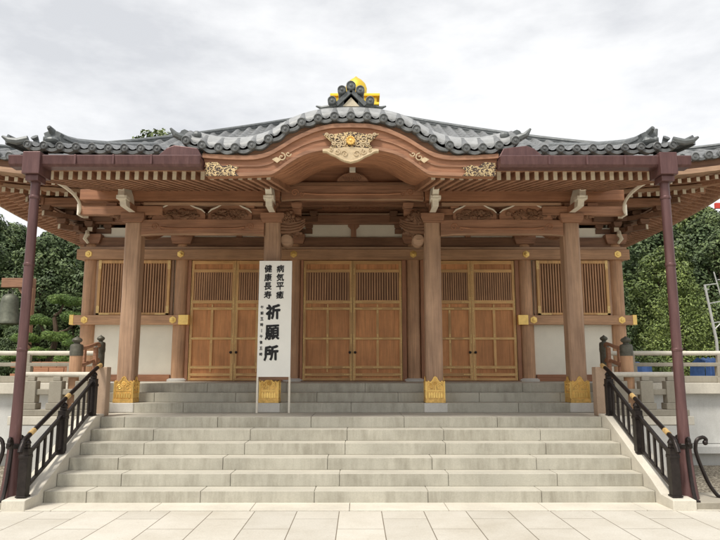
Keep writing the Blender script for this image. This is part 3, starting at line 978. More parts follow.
for s in (-1, 1):
    for cx_, cz_, r_ in ((.13, 4.68, .045), (.22, 4.73, .05), (.32, 4.78, .04), (.2, 4.65, .035), (.29, 4.68, .03), (.4, 4.805, .025)):
        spiral(b, (s*cx_*GX, cz_), r_, 1.3, s, 8.34, .009, cz_*30)
b.build('vine_scroll', M['gilt_wood'], bb)
b = MB(); eave_end(b, (0, 8.325, 4.715), (1, 0, 0), (0, 0, 1), (0, -1, 0), .06, .2, True)
for k in range(12):
    a = 2*math.pi*k/12; b.ball((.05*math.cos(a), 8.305, 4.715+.05*math.sin(a)), .013, 6, 5)
b.build('gilt_crest', M['gold'], bb)

# arched ribs under the gable and its soffit
RB = bothsides(catmull([(0, 4.68), (.2, 4.675), (.4, 4.65), (.58, 4.6), (.72, 4.53), (.85, 4.45), (.98, 4.38), (1.15, 4.33)], 4))
for i in range(10):
    y = 8.6 + i * .27; up_ = .235 * (y - 8.6)
    b = MB()
    lo = [(x, z + up_) for x, z in RB]
    hi = [(x, z + .15) for x, z in lo]
    b.band(lo, hi, y, y + .085); b.build('arched_rib', M['redx'], hall, smooth=True)
b = MB(); vs = []; fs = []; n = len(RB)
for y in (8.505, 11.36):
    for x, z in RB: vs.append((x, y, z + .152 + .235*(y-8.6)))
    for x, z in RB: vs.append((x, y, z + .18 + .235*(y-8.6)))
for k in range(n-1):
    fs += [(k, 2*n+k, 2*n+k+1, k+1), (n+k, n+k+1, 3*n+k+1, 3*n+k), (k, k+1, n+k+1, n+k)]
b.add(vs, fs); b.build('arch_soffit', M['redx'], hall, smooth=True)
for s in (-1, 1):   # closing cheek between the arch and the rafters
    b = MB(); x0, x1 = s*1.15, s*1.19
    q = [(x0, 8.6), (x1, 8.6), (x1, 11.3), (x0, 11.3)]
    b.add([(x, y, 4.31+.235*(y-8.6)) for x, y in q] + [(x, y, 4.46+.235*(y-8.6)) for x, y in q], [(0,3,2,1),(4,5,6,7),(0,1,5,4),(1,2,6,5),(2,3,7,6),(3,0,4,7)])
    b.build('arch_cheek', M['redy'], hall)

# tympanum board and little frog-leg strut in it
b = MB(); b.box(-1.6, 1.6, 11.36, 11.42, 4.96, 5.9); b.build('tympanum', M['redx'], hall)
boxpart('gable_tie', 'darkx', (-1.5, 1.5, 11.2, 11.34, 4.955, 5.0), .004)
b = MB(); b.prism([(-.3, 5.0), (-.26, 5.08), (-.16, 5.16), (-.06, 5.19), (.06, 5.19), (.16, 5.16), (.26, 5.08), (.3, 5.0)], 11.24, 11.345)
for k in range(-4, 5):
    b.tube([(k*.028, 11.235, 5.02), (k*.045, 11.235, 5.1), (k*.03, 11.235, 5.17)], .009, 5)
tk = b.build('frog_leg_strut', M['porx'], hall)
b = MB(); b.box(-.055, .055, 11.2, 11.34, 5.192, 5.36); b.build('king_block', M['white'], tk, bevel=.008)

# centre rainbow beam and side beams between porch columns
def koryo(x0, x1, z0, z1, y, name='rainbow_beam'):
    b = MB(); n = 20; lo = []; hi = []
    for i in range(n + 1):
        t = i / n; e = min(t, 1-t) * 2
        lo.append((x0 + (x1-x0)*t, z0 + .025*min(1, e*4)*1.0)); hi.append((x0 + (x1-x0)*t, z1 + .012*e))
    b.band(lo, hi, y-.1, y+.1)
    o = b.build(name, M['porx'], hall, smooth=True)
    # raised light fillet and carved end scrolls
    b = MB()
    L = x1 - x0
    b.tube([(x0+L*.16, y-.102, z0+(z1-z0)*.5), (x0+L*.25, y-.106, z0+(z1-z0)*.42), (x1-L*.25, y-.106, z0+(z1-z0)*.42), (x1-L*.16, y-.102, z0+(z1-z0)*.5)], .017, 6)
    for s, xe in ((1, x0), (-1, x1)):
        spiral(b, (xe + s*.24, (z0+z1)/2+.01), .07, 1.4, s, y-.102, .01, 0)
        spiral(b, (xe + s*.38, (z0+z1)/2-.02), .045, 1.2, s, y-.102, .008, 2)
    b.build('carving', M['redx'], o)
    b = MB(); b.band([(x, z-.018) for x, z in lo], [(x, z-.001) for x, z in lo], y-.09, y-.03); b.build('soffit_fillet', M['colx'], o)
    return o
koryo(-3.77, -1.58, 4.06, 4.33, CYP-.05); koryo(1.58, 3.77, 4.06, 4.33, CYP-.05)
koryo(-1.28, 1.28, 4.70, 4.95, CYP-.05)
# purlins above the side bays
for s in (-1, 1):
    boxpart('porch_purlin', 'redx', (s*1.3, s*4.86, 11.2, 11.42, 4.675, 4.865), .008)
    boxpart('purlin_end', 'white', (s*4.862, s*4.9, 11.21, 11.43, 4.4, 4.6), .005)
    boxpart('bracket_arm_long', 'porx', (s*3.4, s*4.86, 11.27, 11.4, 4.42, 4.58), .008)
    boxpart('intermediate_beam', 'colx', (s*1.6, s*3.75, 11.3, 11.42, 4.6, 4.655), .004)
# frog-leg struts
def kaerumata(cx, w, z0, z1, seed):
    y = 11.33
    h = z1 - z0
    out = [(-w/2, z0), (-w*.5, z0+h*.35), (-w*.44, z0+h*.62), (-w*.3, z0+h*.8), (-w*.16, z1), (w*.16, z1), (w*.3, z0+h*.8), (w*.44, z0+h*.62), (w*.5, z0+h*.35), (w/2, z0)]
    b = MB(); b.prism([(cx+x, z) for x, z in out], y, y+.1)
    k = b.build('frog_leg_strut', M['porx'], hall)
    b = MB()
    rr = random.Random(seed)
    for i in range(26):
        a = rr.uniform(-w*.38, w*.38); z = z0 + h*(.08+.6*rr.random()*(1-abs(a)/w))
        b.ball((cx+a, y-.01, z), (rr.uniform(.03, .065), .04, rr.uniform(.02, .045)), 8, 6, jit=.5)
    for i in range(5):
        spiral(b, (cx+rr.uniform(-w*.33, w*.33), z0+h*rr.uniform(.25, .5)), rr.uniform(.03, .05), 1.3, rr.choice((-1, 1)), y-.045, .009, rr.random()*6)
    b.build('relief_carving', M['darkx'], k, smooth=True)
    for s in (-1, 1):
        b = MB(); b.tube([(cx+s*w*.5, y-.012, z0+h*.45), (cx+s*w*.43, y-.012, z0+h*.66), (cx+s*w*.3, y-.012, z0+h*.82), (cx+s*w*.2, y-.012, z0+h*.97)], [.008, .016, .016, .01], 6)
        b.build('white_edge', M['white'], k)
for s in (-1, 1):
    kaerumata(s*3.12, .95, 4.34, 4.62, 3); kaerumata(s*2.2, .78, 4.34, 4.62, 5)

# column heads: bearing block, arms, white noses
def carved_head(b, c, s, rr, sc_=1.0):
    c = Vector(c)
    b.ball(c, (.13*sc_, .12*sc_, .12*sc_), 12, 9, jit=.35)
    b.ball(c + Vector((s*.13, 0, -.03))*sc_, (.09*sc_, .08*sc_, .07*sc_), 10, 8, jit=.3)
    b.ball(c + Vector((s*.22, 0, -.05))*sc_, (.05*sc_, .05*sc_, .045*sc_), 10, 8, jit=.3)
    for i in range(34):
        d = Vector((rr.uniform(-1, .5)*s, rr.uniform(-1, .2), rr.uniform(-.9, 1))).normalized()
        p = c + d * .12 * sc_
        b.ball(p, rr.uniform(.022, .042)*sc_, 7, 5, jit=.4)
    for i in range(4):
        spiral(b, (c.x + s*rr.uniform(-.1, .08)*sc_, c.z + rr.uniform(-.09, .09)*sc_), .04*sc_, 1.3, rr.choice((-1, 1)), c.y-.13*sc_, .011*sc_, rr.random()*6)
rr = random.Random(11)
for i, x in enumerate(CX):
    b = MB()
    b.prism([(x-.17, 4.281), (x+.17, 4.281), (x+.21, 4.36), (x+.21, 4.45), (x-.21, 4.45), (x-.21, 4.36)], CYP-.21, CYP+.21)
    b.box(x-.5, x+.5, CYP-.065, CYP+.065, 4.452, 4.56)
    b.box(x-.062, x+.062, CYP-.5, CYP+1.0, 4.455, 4.565)
    for dx in (-.42, 0, .42):
        b.prism([(x+dx-.07, 4.562), (x+dx+.07, 4.562), (x+dx+.095, 4.61), (x+dx+.095, 4.66), (x+dx-.095, 4.66), (x+dx-.095, 4.61)], CYP-.11, CYP+.11)
    hd = b.build('bracket_set', M['porx'], hall, bevel=.004)
    b = MB()     # white painted nose, S-curved in side view
    inner = i in (1, 2); lean = 0 if inner else (-.1 if x < 0 else .1)
    prof = [(10.62, 4.84), (10.62, 4.97), (10.9, 4.97), (11.1, 4.86), (11.22, 4.7), (11.22, 4.45), (10.78, 4.45), (10.76, 4.56), (10.7, 4.62), (10.74, 4.72)]
    if inner: prof = [(y, z - (.08 if z > 4.7 else 0)) for y, z in prof]
    n = len(prof); vs = []
    for sx in (-.055, .055):
        for y, z in prof: vs.append((x + sx + lean*max(0, (z-4.5))*1.6, y, z))
    fs = [tuple(range(n)), tuple(range(2*n-1, n-1, -1))] + [((k+1)%n, k, n+k, n+(k+1)%n) for k in range(n)]
    b.add(vs, fs)
    b.box(x-.09+lean*.2, x+.09+lean*.2, 10.72, 10.9, 4.565, 4.63)
    b.box(x-.075+lean*.8, x+.075+lean*.8, 10.58, 10.72, 4.86 if not inner else 4.78, 4.96 if not inner else 4.88)
    b.build('white_nose', M['white'], hd, bevel=.006)
    sides = (-1, 1) if not inner else ((1,) if i == 1 else (-1,))
    for s in sides:
        b = MB()
        carved_head(b, (x + s*.3, CYP-.08, 4.37 if inner else 4.44), s, rr, 1.05 if inner else .55)
        if inner:
            carved_head(b, (x + s*.33, CYP+.0, 4.16), s, rr, .75)
            for k in range(4):
                b.tube([(x+s*.15, CYP-.1, 4.3-.06*k), (x+s*.32, CYP-.16, 4.26-.05*k), (x+s*.48, CYP-.14, 4.3-.05*k), (x+s*.58, CYP-.1, 4.36-.04*k)], [.03, .035, .025, .01], 7)
        b.build('carved_beast_head', M['dark' + 'x'], hd, smooth=True)
    if inner:
        s = 1 if i == 1 else -1
        b = MB(); b.lathe((0, 0, 0), [(.05, -.25), (.11, -.22), (.12, 0), (.1, .03), (.001, .04)], 16)
        b.build('beam_nose', M['colx'], hd, smooth=True, M=Matrix.Translation((x + s*.24, CYP-.02, 3.99)) @ Matrix.Rotation(R(90), 4, 'X'))
# shrimp beams running back to the wall
for i, x in enumerate(CX):
    wx = (PX[1], PX[2], PX[3], PX[4])[i]
    b = MB(); pts = catmull([(x, CYP+.15, 4.18), (x, 12.3, 4.3), ((x+wx)/2, 13.2, 4.62), (wx, 14.3, 4.78)], 5)
    for p0, p1 in zip(pts, pts[1:]): b.bar(p0, p1, .16, .24)
    b.build('linking_beam', M['pory'], hall)

# bracket clusters over the wall pillars
def wall_bracket(x, corner):
    b = MB(); y = WY
    for t, (out, z) in enumerate(((.25, 4.76), (.5, 5.0), (.75, 5.24))):
        wd = .4 + .12 * t
        b.box(x-wd, x+wd, y-out-.06+.25, y-out+.06+.25, z, z+.11)
        b.box(x-.06, x+.06, y-out, y+.2, z+.002, z+.112)
        for dx in (-wd+.08, 0, wd-.08):
            b.prism([(x+dx-.06, z+.112), (x+dx+.06, z+.112), (x+dx+.09, z+.16), (x+dx+.09, z+.225), (x+dx-.09, z+.225), (x+dx-.09, z+.16)], y-out-.09+.25, y-out+.09+.25)
        b.prism([(x-.07, z+.113), (x+.07, z+.113), (x+.09, z+.16), (x+.09, z+.226), (x-.09, z+.226), (x-.09, z+.16)], y-out-.1, y-out+.08)
        if corner:
            s = 1 if x > 0 else -1
            b.bar((x, y, z+.055), (x + s*(out+.3), y-out-.3, z+.055), .11, .11)
            b.box(x, x+s*(out+.1), y-.06, y+.06, z+.003, z+.113)
            b.box(x+s*(out)-.06, x+s*out+.06, y-wd, y+wd, z+.004, z+.108)
            q = x + s*(out+.25); yy = y-out-.25
            b.prism([(q-.07, z+.114), (q+.07, z+.114), (q+.1, z+.16), (q+.1, z+.228), (q-.1, z+.228), (q-.1, z+.16)], yy-.1, yy+.1)
    o = b.build('wall_bracket', M['dark' + 'x'], hall, bevel=.004)
    b = MB()
    for out, z in ((.25, 4.76), (.5, 5.0), (.75, 5.24)):
        b.box(x-.055, x+.055, y-out-.006, y-out-.0005, z+.01, z+.105)
        if corner:
            s = 1 if x > 0 else -1
            q = x + s*(out+.31); yy = y-out-.31
            b.bar((q-s*.02, yy+.02, z+.055), (q, yy, z+.055), .1, .1)
    if corner:
        s = 1 if x > 0 else -1
        b.tube([(x+s*.02, y-.33, 4.76), (x+s*.0, y-.36, 4.68), (x+s*.05, y-.36, 4.58), (x-s*.02, y-.33, 4.48)], [.04, .055, .05, .03], 6)
    b.build('white_arm_end', M['cream'], o)
for x in PX: wall_bracket(x, abs(x) > 5)

# ---- rafters
def rafter_mesh(L, w, h, slope, wood_m, lift=0):
    b = MB()
    ys = [0, .01, L*.5, L]
    b.add([(-w/2, 0, -h/2), (w/2, 0, -h/2), (w/2, 0, h/2), (-w/2, 0, h/2)], [(0, 1, 2, 3)], 1)
    b.add([(-w/2, 0, -h/2), (w/2, 0, -h/2), (w/2, L, L*slope-h/2), (-w/2, L, L*slope-h/2), (-w/2, 0, h/2), (w/2, 0, h/2), (w/2, L, L*slope+h/2), (-w/2, L, L*slope+h/2)],
          [(0, 3, 2, 1), (4, 5, 6, 7), (1, 2, 6, 5), (2, 3, 7, 6), (3, 0, 4, 7)], 0)
    return b
r0 = None; pr = 9.7 * 8.85 / 647
xs = []
x = 1.16
while x < 4.5: xs.append(x); x += pr
for s in (-1, 1):
    for x in xs:
        if r0 is None:
            r0 = rafter_mesh(4.1, .058, .125, .215, 'pory').build('rafter', [M['pory'], M['cream']], hall, M=Matrix.Translation((s*x, 8.8, 4.375)), origin=(s*x, 8.8, 4.375))
            w0 = s*x
        else: dup(r0, (s*x - w0, 0, 0))
npr = len(xs) * 2
b = MB()
for s in (-1, 1):
    xa, xb = sorted((s*1.12, s*4.55))
    b.add([(xa, 8.7, 4.412), (xb, 8.7, 4.412), (xb, 13.0, 5.337), (xa, 13.0, 5.337), (xa, 8.7, 4.44), (xb, 8.7, 4.44), (xb, 13.0, 5.365), (xa, 13.0, 5.365)],
          [(0, 3, 2, 1), (4, 5, 6, 7), (0, 1, 5, 4), (1, 2, 6, 5), (2, 3, 7, 6), (3, 0, 4, 7)])
b.split_build('porch_soffit', M['pory'], hall)

# main eave rafters (front ones in view as parts, the rest as one mesh)
def upl(a, d): return .42 * min(1, abs(a) / 8.3) ** 5 * (d / 8.1) ** 3 * 1.0
f0 = None; pm = .187; front = []
a = 4.3
while a < 7.9: front.append(a); a += pm
for s in (-1, 1):
    for a in front:
        L = min(.95, max(.15, 8.0 - a))
        z = 5.3 + upl(a, 8)
        if f0 is None:
            f0 = rafter_mesh(.9, .07, .09, .2, 'pory').build('rafter', [M['pory'], M['cream']], hall, M=Matrix.Translation((s*a, 12.5, z)), origin=(s*a, 12.5, z))
            fw = Vector((s*a, 12.5, z))
        else:
            dup(f0, Vector((s*a, 12.5, z)) - fw)
nmr = len(front) * 2
rest = MB()
def put(b, Mx, bm):
    vs = [Mx @ Vector(p) for p in bm.v]; base = len(b.v)
    b.v += [tuple(p) for p in vs]; b.f += [tuple(i+base for i in f) for f in bm.f]; b.m += bm.m
for k in range(4):
    Rk = Matrix.Translation((0, CY, 0)) @ Matrix.Rotation(k*math.pi/2, 4, 'Z')
    a = -7.85
    while a < 7.9:
        d_in = abs(a)
        # flying
        if not (k == 0 and abs(a) >= 4.2):
            L = min(.95, 8.0 - d_in)
            if L > .12: put(rest, Rk @ Matrix.Translation((a, -8.0, 5.3 + upl(a, 8))), rafter_mesh(L, .07, .09, .2, ''))
        L = min(1.95, 7.42 - d_in + .0)
        if L > .12: put(rest, Rk @ Matrix.Translation((a, -7.42, 5.24 + upl(a, 7.4))), rafter_mesh(L, .075, .1, .3, ''))
        a += pm
rest.build('rafters', [M['pory'], M['cream']], hall, kind='stuff')
for k in range(4):
    Rk = Matrix.Translation((0, CY, 0)) @ Matrix.Rotation(k*math.pi/2, 4, 'Z')
    b = MB(); n = 32; vs = []; fs = []
    rows = [(8.05, 5.36), (7.35, 5.5), (7.3, 5.35), (5.4, 5.96)]
    for i in range(n + 1):
        for d, z in rows:
            a = (-1 + 2*i/n) * d
            vs.append((a, -d, z + upl(a, d)))
    for i in range(n):
        for j in range(3): fs.append((i*4+j, i*4+4+j, i*4+5+j, i*4+1+j))
    b.add(vs, fs)
    b.build('soffit', M['redx' if k % 2 == 0 else 'redy'], hall, M=Rk)
    b = MB()
    def strip(d0, d1, z0, z1):
        vs = []; fs = []
        for i in range(n + 1):
            t = -1 + 2*i/n
            for d, z in ((d1, z0), (d1, z1), (d0, z1), (d0, z0)):
                a = t * d; vs.append((a, -d, z + upl(a, d)))
        for i in range(n):
            q = 4*i; c = q + 4
            fs.extend([(q, q+1, c+1, c), (q+1, q+2, c+2, c+1), (q+2, q+3, c+3, c+2), (q+3, q, c, c+3)])
        b.add(vs, fs)
    strip(7.93, 8.22, 5.362, 5.46); strip(7.3, 7.42, 5.295, 5.37)
    b.build('eave_board', M['col' + ('x' if k % 2 == 0 else 'y')], hall, M=Rk)
    b = MB(); strip(7.9, 8.16, 5.462, 5.66)
    b.build('tile_batten', M['dark' + ('x' if k % 2 == 0 else 'y')], hall, M=Rk)
    b = MB(); b.bar((5.9, -5.9, 5.62), (7.95, -7.95, 5.28 + upl(7.9, 7.9)), .16, .2); b.bar((7.93, -7.93, 5.28 + upl(7.9, 7.9)), (8.0, -8.0, 5.27 + upl(7.9, 7.9)), .17, .21, 1)
    b.build('hip_rafter', [M['pory'], M['cream']], hall, M=Rk)
b = MB()   # eave purlin carried by the wall brackets, four sides
for k in range(4):
    Rk = Matrix.Translation((0, CY, 0)) @ Matrix.Rotation(k*math.pi/2, 4, 'Z')
    b.box(-6.9, 6.9, -6.86, -6.7, 5.22, 5.38, M=Rk)
b.build('eave_purlin', M['porx'], hall)

# ------------------------------------------------------------------ copper gutters on posts
def gutter(s, label):
    g = empty('gutter_frame', label, 'rain gutter', (s*4.18, 8.35, .1), 'copper gutters standing in front of the porch eave')
    b = MB()
    prof = [(8.2, 4.47), (8.18, 4.455), (8.2, 4.345), (8.24, 4.318), (8.4, 4.318), (8.44, 4.345), (8.46, 4.455), (8.44, 4.47), (8.42, 4.45), (8.22, 4.45)]
    xa, xb = s*1.98, s*4.5
    n = len(prof)
    vs = [(xa, y, z) for y, z in prof] + [(xb, y, z) for y, z in prof]
    b.add(vs, [tuple(range(n)), tuple(range(2*n-1, n-1, -1))] + [((i+1)%n, i, n+i, n+(i+1)%n) for i in range(n)])
    for q in (2.62, 3.12, 3.62): b.box(s*q-.014, s*q+.014, 8.172, 8.2, 4.335, 4.465)
    b.build('gutter', M['copper'], g, bevel=.004)
    b = MB(); b.prism([(s*1.98, 4.472), (s*2.6, 4.472), (s*2.46, 4.6), (s*2.36, 4.64), (s*2.05, 4.6)], 8.3, 8.5); b.build('rain_hood', M['copper'], g, bevel=.01)
    b = MB(); b.box(s*4.18-.115, s*4.18+.115, 8.15, 8.49, 4.2, 4.5)
    b.box(s*4.18-.085, s*4.18+.085, 8.2, 8.42, 4.12, 4.2)
    b.build('rain_head', M['copper'], g, bevel=.008)
    b = MB(); b.lathe((s*4.18, 8.32, 0), [(.13, .1), (.105, .3), (.085, .55), (.072, .85), (.063, 1.3), (.06, 4.13)], 20)
    gp = b.build('gutter_post', M['copper'], g, smooth=True)
    for zz in (1.9, 3.0, 3.9):
        b = MB(); b.lathe((s*4.18, 8.32, 0), [(.066, zz), (.069, zz+.005), (.069, zz+.035), (.066, zz+.04)], 20); b.build('joint_band', M['copper'], gp, smooth=True)
    for k in range(4):
        b = MB()
        a = R((4, 95, 176, 265)[k]); kk = (1.45, .8, .8, .8)[k]; dx, dy = math.cos(a)*s*kk, math.sin(a)*kk
        prof = [(.3, .1), (.26, .13), (.2, .25), (.15, .42), (.105, .62), (.1, .72), (.12, .8), (.17, .83), (.2, .8), (.19, .765)]
        # curved iron brace with a scrolled head and a flat foot
        c = Vector((s*4.18, 8.32, 0))
        pts = [c + Vector((dx*r, dy*r, z)) for r, z in catmull(prof, 3)]
        b.tube(pts, .024, 7)
        b.ball(pts[-1], .034, 8, 6)
        b.box(c.x+dx*.29-.035, c.x+dx*.29+.035, c.y+dy*.29-.035, c.y+dy*.29+.035, .1, .12)
        b.build('brace', M['iron'], g, smooth=True)
    b = MB()
    b.lathe((s*4.18, 8.32, 0), [(.09, .7), (.095, .71), (.095, .75), (.09, .76)], 16)
    b.build('collar', M['iron'], g)
    b = MB(); b.box(s*4.137, s*4.98, 8.05, 8.72, 0, .1)
    b.build('footing', M['stoneg'], g, bevel=.012)
gutter(-1, 'purple copper gutter and tall round post on the bell side of the porch')
gutter(1, 'purple copper gutter and tall round post on the aerial mast side of the porch')

# ------------------------------------------------------------------ iron stair railings
def railing(s, label):
    g = empty('stair_railing', label, 'railing', (s*3.955, 9.1, .5), 'dark bronze railings flanking the stairs')
    X = s * 3.955
    posts = [(8.17, .145, .8), (9.12, .54, 1.2), (10.08, .98, 1.62)]
    for y, z0, z1 in posts:
        b = MB(); w = .054
        b.box(X-w, X+w, y-w, y+w, z0, z1-.08)
        b.box(X-w*.7, X+w*.7, y-w*.7, y+w*.7, z1-.08, z1-.04)
        b.box(X-w*1.15, X+w*1.15, y-w*1.15, y+w*1.15, z1-.2, z1-.16)
        b.box(X-w*1.2, X+w*1.2, y-w*1.2, y+w*1.2, z0+.0, z0+.02)
        b.lathe((X, y, z1-.04), [(.045, 0), (.055, .02), (.04, .05), (.015, .07)], 12)
        b.build('newel', M['iron'], g, bevel=.006)
    for (ya, za, _), (yb, zb, _) in zip(posts, posts[1:]):
        b = MB()
        b.bar((X, ya+.06, za+.1), (X, yb-.06, zb+.06), .035, .035); b.build('lower_rail', M['iron'], g)
        b = MB(); b.bar((X, ya+.06, za+.5), (X, yb-.06, zb+.5), .035, .045); b.build('upper_rail', M['iron'], g)
        for k in range(5):
            t = (k + .75) / 5.5
            y = ya + (yb-ya)*t; z = za + (zb-za)*t
            b = MB(); b.box(X-.012, X+.012, y-.022, y+.022, z+.09, z+.5); b.build('baluster', M['iron'], g)
    b = MB()
    pts = catmull([(X, 10.3, 1.74), (X, 10.1, 1.67), (X, 9.12, 1.26), (X, 8.2, .86), (X, 8.08, .78), (X, 8.02, .68)], 5)
    b.tube(pts, .03, 10); b.build('handrail', M['iron'], g, smooth=True)
    for (y0, z0, y1, z1) in ((10.32, 1.748, 10.2, 1.71), (9.26, 1.32, 9.16, 1.277), (8.33, .92, 8.23, .878)):
        b = MB(); b.tube([(X, y0, z0), (X, y1, z1)], .034, 12)
        b.build('brass_sleeve', M['brass'], g, smooth=True)
railing(-1, 'dark bronze stair railing on the bell side of the steps')
railing(1, 'dark bronze stair railing on the aerial mast side of the steps')

# stone posts at the head of the stringers
for s, l in ((-1, 'pinkish stone post at the head of the railing on the bell side'), (1, 'pinkish stone post at the head of the railing on the mast side')):
    b = MB(); b.box(s*3.85, s*4.03, 10.32, 10.5, .96, 1.72)
    o = b.build('stone_post', M['post'], bevel=.01); tag(o, l, 'post', 'stone posts at the stair head')

# ------------------------------------------------------------------ onion-capped posts
def giboshi(x, y, z0, z1, r, label, mat):
    g = empty('capped_post', label, 'post', (x, y, z0), 'onion capped posts at the veranda corners')
    b = MB(); b.lathe((x, y, 0), [(r, z0), (r, z1-.24)], 20); b.build('shaft', mat, g, smooth=True)
    b = MB(); b.lathe((x, y, z1), [(r*1.05, -.3), (r*1.1, -.24), (r*1.05, -.22), (r*1.05, -.15), (r*.95, -.12), (r*.5, -.105), (r*.42, -.09), (r*.75, -.07), (r*.85, -.045), (r*.7, -.02), (r*.3, 0), (.004, .02)], 20)
    b.build('onion_cap', M['verd'], g, smooth=True)
nm = {-1: 'bell', 1: 'aerial mast'}
for s in (-1, 1):
    giboshi(s*4.72, 12.2, FZ, 2.31, .085, 'slim onion-capped post beside the plastered wall on the %s side' % nm[s], M['verd'])
    giboshi(s*4.47, 10.6, .96, 2.2, .097, 'stout pinkish post with green bronze onion cap on the %s side' % nm[s], M['wallz'])

# ------------------------------------------------------------------ balustrades
def balustrade(pts_x, y, zs, label, name='balustrade', mat='stoneg', group=None, curve=None):
    x0, x1 = pts_x
    g = empty(name, label, 'balustrade', ((x0+x1)/2, y, zs['base']), group)
    s = 1 if x1 > x0 else -1
    b = MB(); b.tube([(x0, y, zs['top']), (x1, y, zs['top'])], .042, 12); b.build('top_rail', M['stone'], g, smooth=True)
    b = MB()
    for z, h in zs['rails']: b.box(x0, x1, y-.05, y+.05, z-h/2, z+h/2)
    b.build('lower_rail', M[mat], g, bevel=.01)
    n = zs['n']
    for k in range(n):
        xx = x0 + (x1-x0)*(k+.5)/n
        b = MB(); w = zs['w']
        b.box(xx-w, xx+w, y-w*.8, y+w*.8, zs['base']+.1, zs['post'])
        b.box(xx-w*.6, xx+w*.6, y-.045, y+.045, zs['post'], zs['top']-.03)
        b.box(xx-w*1.25, xx+w*1.25, y-w, y+w, zs['base'], zs['base']+.1)
        b.build('baluster_post', M[mat], g, bevel=.01)
    return g
for s in (-1, 1):
    g = balustrade((s*4.06, s*5.28), 10.45, dict(top=1.6, rails=[(1.33, .09)], base=1.06, post=1.5, n=3, w=.1),
               'short stone balustrade with round top rail beside the stair head, %s side' % nm[s], group='short balustrades beside the stair head')
    b = MB(); b.box(s*4.1, s*5.3, 10.34, 10.56, .96, 1.058); b.build('corbel_beam', M['stoneg'], g, bevel=.012)
    balustrade((s*4.82, s*9.7), 12.2, dict(top=1.99, rails=[(1.78, .07), (1.51, .12)], base=1.446, post=1.75, n=6, w=.07),
               'long grey balustrade along the podium edge, %s side' % nm[s], group='long balustrades along the podium edge')
    b = MB()
    for z in (2.12, 1.84):
        b.tube(catmull([(s*4.72, 12.15, z), (s*4.66, 11.9, z+.03), (s*4.56, 11.2, z-.06), (s*4.49, 10.68, z-.1)], 5), .035, 8)
    for q in (11.2, 11.7): b.box(s*4.6-.03, s*4.6+.03, q-.04, q+.04, .96, 2.08)
    o = b.build('return_rail', M['porx'], smooth=True); tag(o, 'curved dark timber return rail linking the two capped posts, %s side' % nm[s], 'rail', 'return rails between the capped posts')

# ------------------------------------------------------------------ sign board
sg = empty('sign_board', 'tall white standing signboard with black vertical Japanese lettering', 'sign', (-1.33, 11.08, .96))
sx0, sx1, sz0, sz1, sy = -1.61, -1.045, 1.56, 3.55, 11.08
b = MB(); b.box(sx0, sx1, sy, sy+.03, sz0, sz1); b.build('panel', M['sign'], sg, bevel=.003)
for x in (sx0+.012, sx1-.012):
    b = MB(); b.box(x-.016, x+.016, sy+.002, sy+.034, .962, sz0-.001); b.build('leg', M['white'], sg)
b = MB(); b.box(sx0, sx1, sy+.005, sy+.028, sz0-.05, sz0-.002); b.build('cross_rail', M['dark' + 'x'], sg)
def glyph(ch, cx, cz, w, h, heavy=0.0, shear=0):
    cu = bpy.data.curves.new('lettering', 'FONT'); cu.body = ch; cu.size = 1; cu.extrude = .01; cu.offset = heavy * .25
    to = bpy.data.objects.new('lettering', cu); col.objects.link(to)
    dg = bpy.context.evaluated_depsgraph_get(); dg.update()
    me = bpy.data.meshes.new_from_object(to.evaluated_get(dg))
    bpy.data.objects.remove(to)
    xs = [v.co.x for v in me.vertices]; ys = [v.co.y for v in me.vertices]
    if not xs: return
    ax, bx, ay, by = min(xs), max(xs), min(ys), max(ys)
    for v in me.vertices:
        u = (v.co.x - (ax+bx)/2) / (bx-ax) * w; t = (v.co.y - (ay+by)/2) / (by-ay) * h
        t += u * .06 + shear * 0                       # brush slant
        n_ = noise.noise(Vector((u*26/w*.2, t*26/h*.2, cx*9))) * w * .03
        u += n_; t += n_*.6
        v.co = Vector((u, -.004 if v.co.z > 0 else .003, t))
    vs = [tuple(v.co) for v in me.vertices]; fs = [tuple(p.vertices) for p in me.polygons]
    q = MB(); e = heavy * .5 * w / .125 * (.36 if ch == '願' else .5)
    for i_, (dx, dz) in enumerate(((0, 0), (e, e*.4), (-e, -e*.4), (e*.5, -e), (-e*.5, e))):
        q.add([(a + dx, b_ - .0004*i_, c_ + dz) for a, b_, c_ in vs], fs)
    me = bpy.data.meshes.new('lettering'); me.from_pydata(q.v, [], q.f)
    me.materials.append(M['black'])
    o = bpy.data.objects.new('lettering', me); col.objects.link(o); o.parent = sg
    o.location = Vector((cx, sy-.002, cz)) - wl(sg)
for k, ch in enumerate('病気平癒'): glyph(ch, -1.245, 3.41-.152*k, .125, .128, .012)
for k, ch in enumerate('健康長寿'): glyph(ch, -1.455, 3.41-.152*k, .125, .128, .012)
for k, ch in enumerate('祈願所'): glyph(ch, -1.355+(-.01*k), 2.66-.35*k, .235, .245, .022)
for k, ch in enumerate('午前五時 午後五時'):
    if ch != ' ': glyph(ch, -1.545-.004*(k > 4), 2.74-.1*k, .048, .055, .012)
b = MB(); b.box(-1.549, -1.541, sy-.006, sy-.001, 2.31, 2.37); b.build('lettering', M['black'], sg)

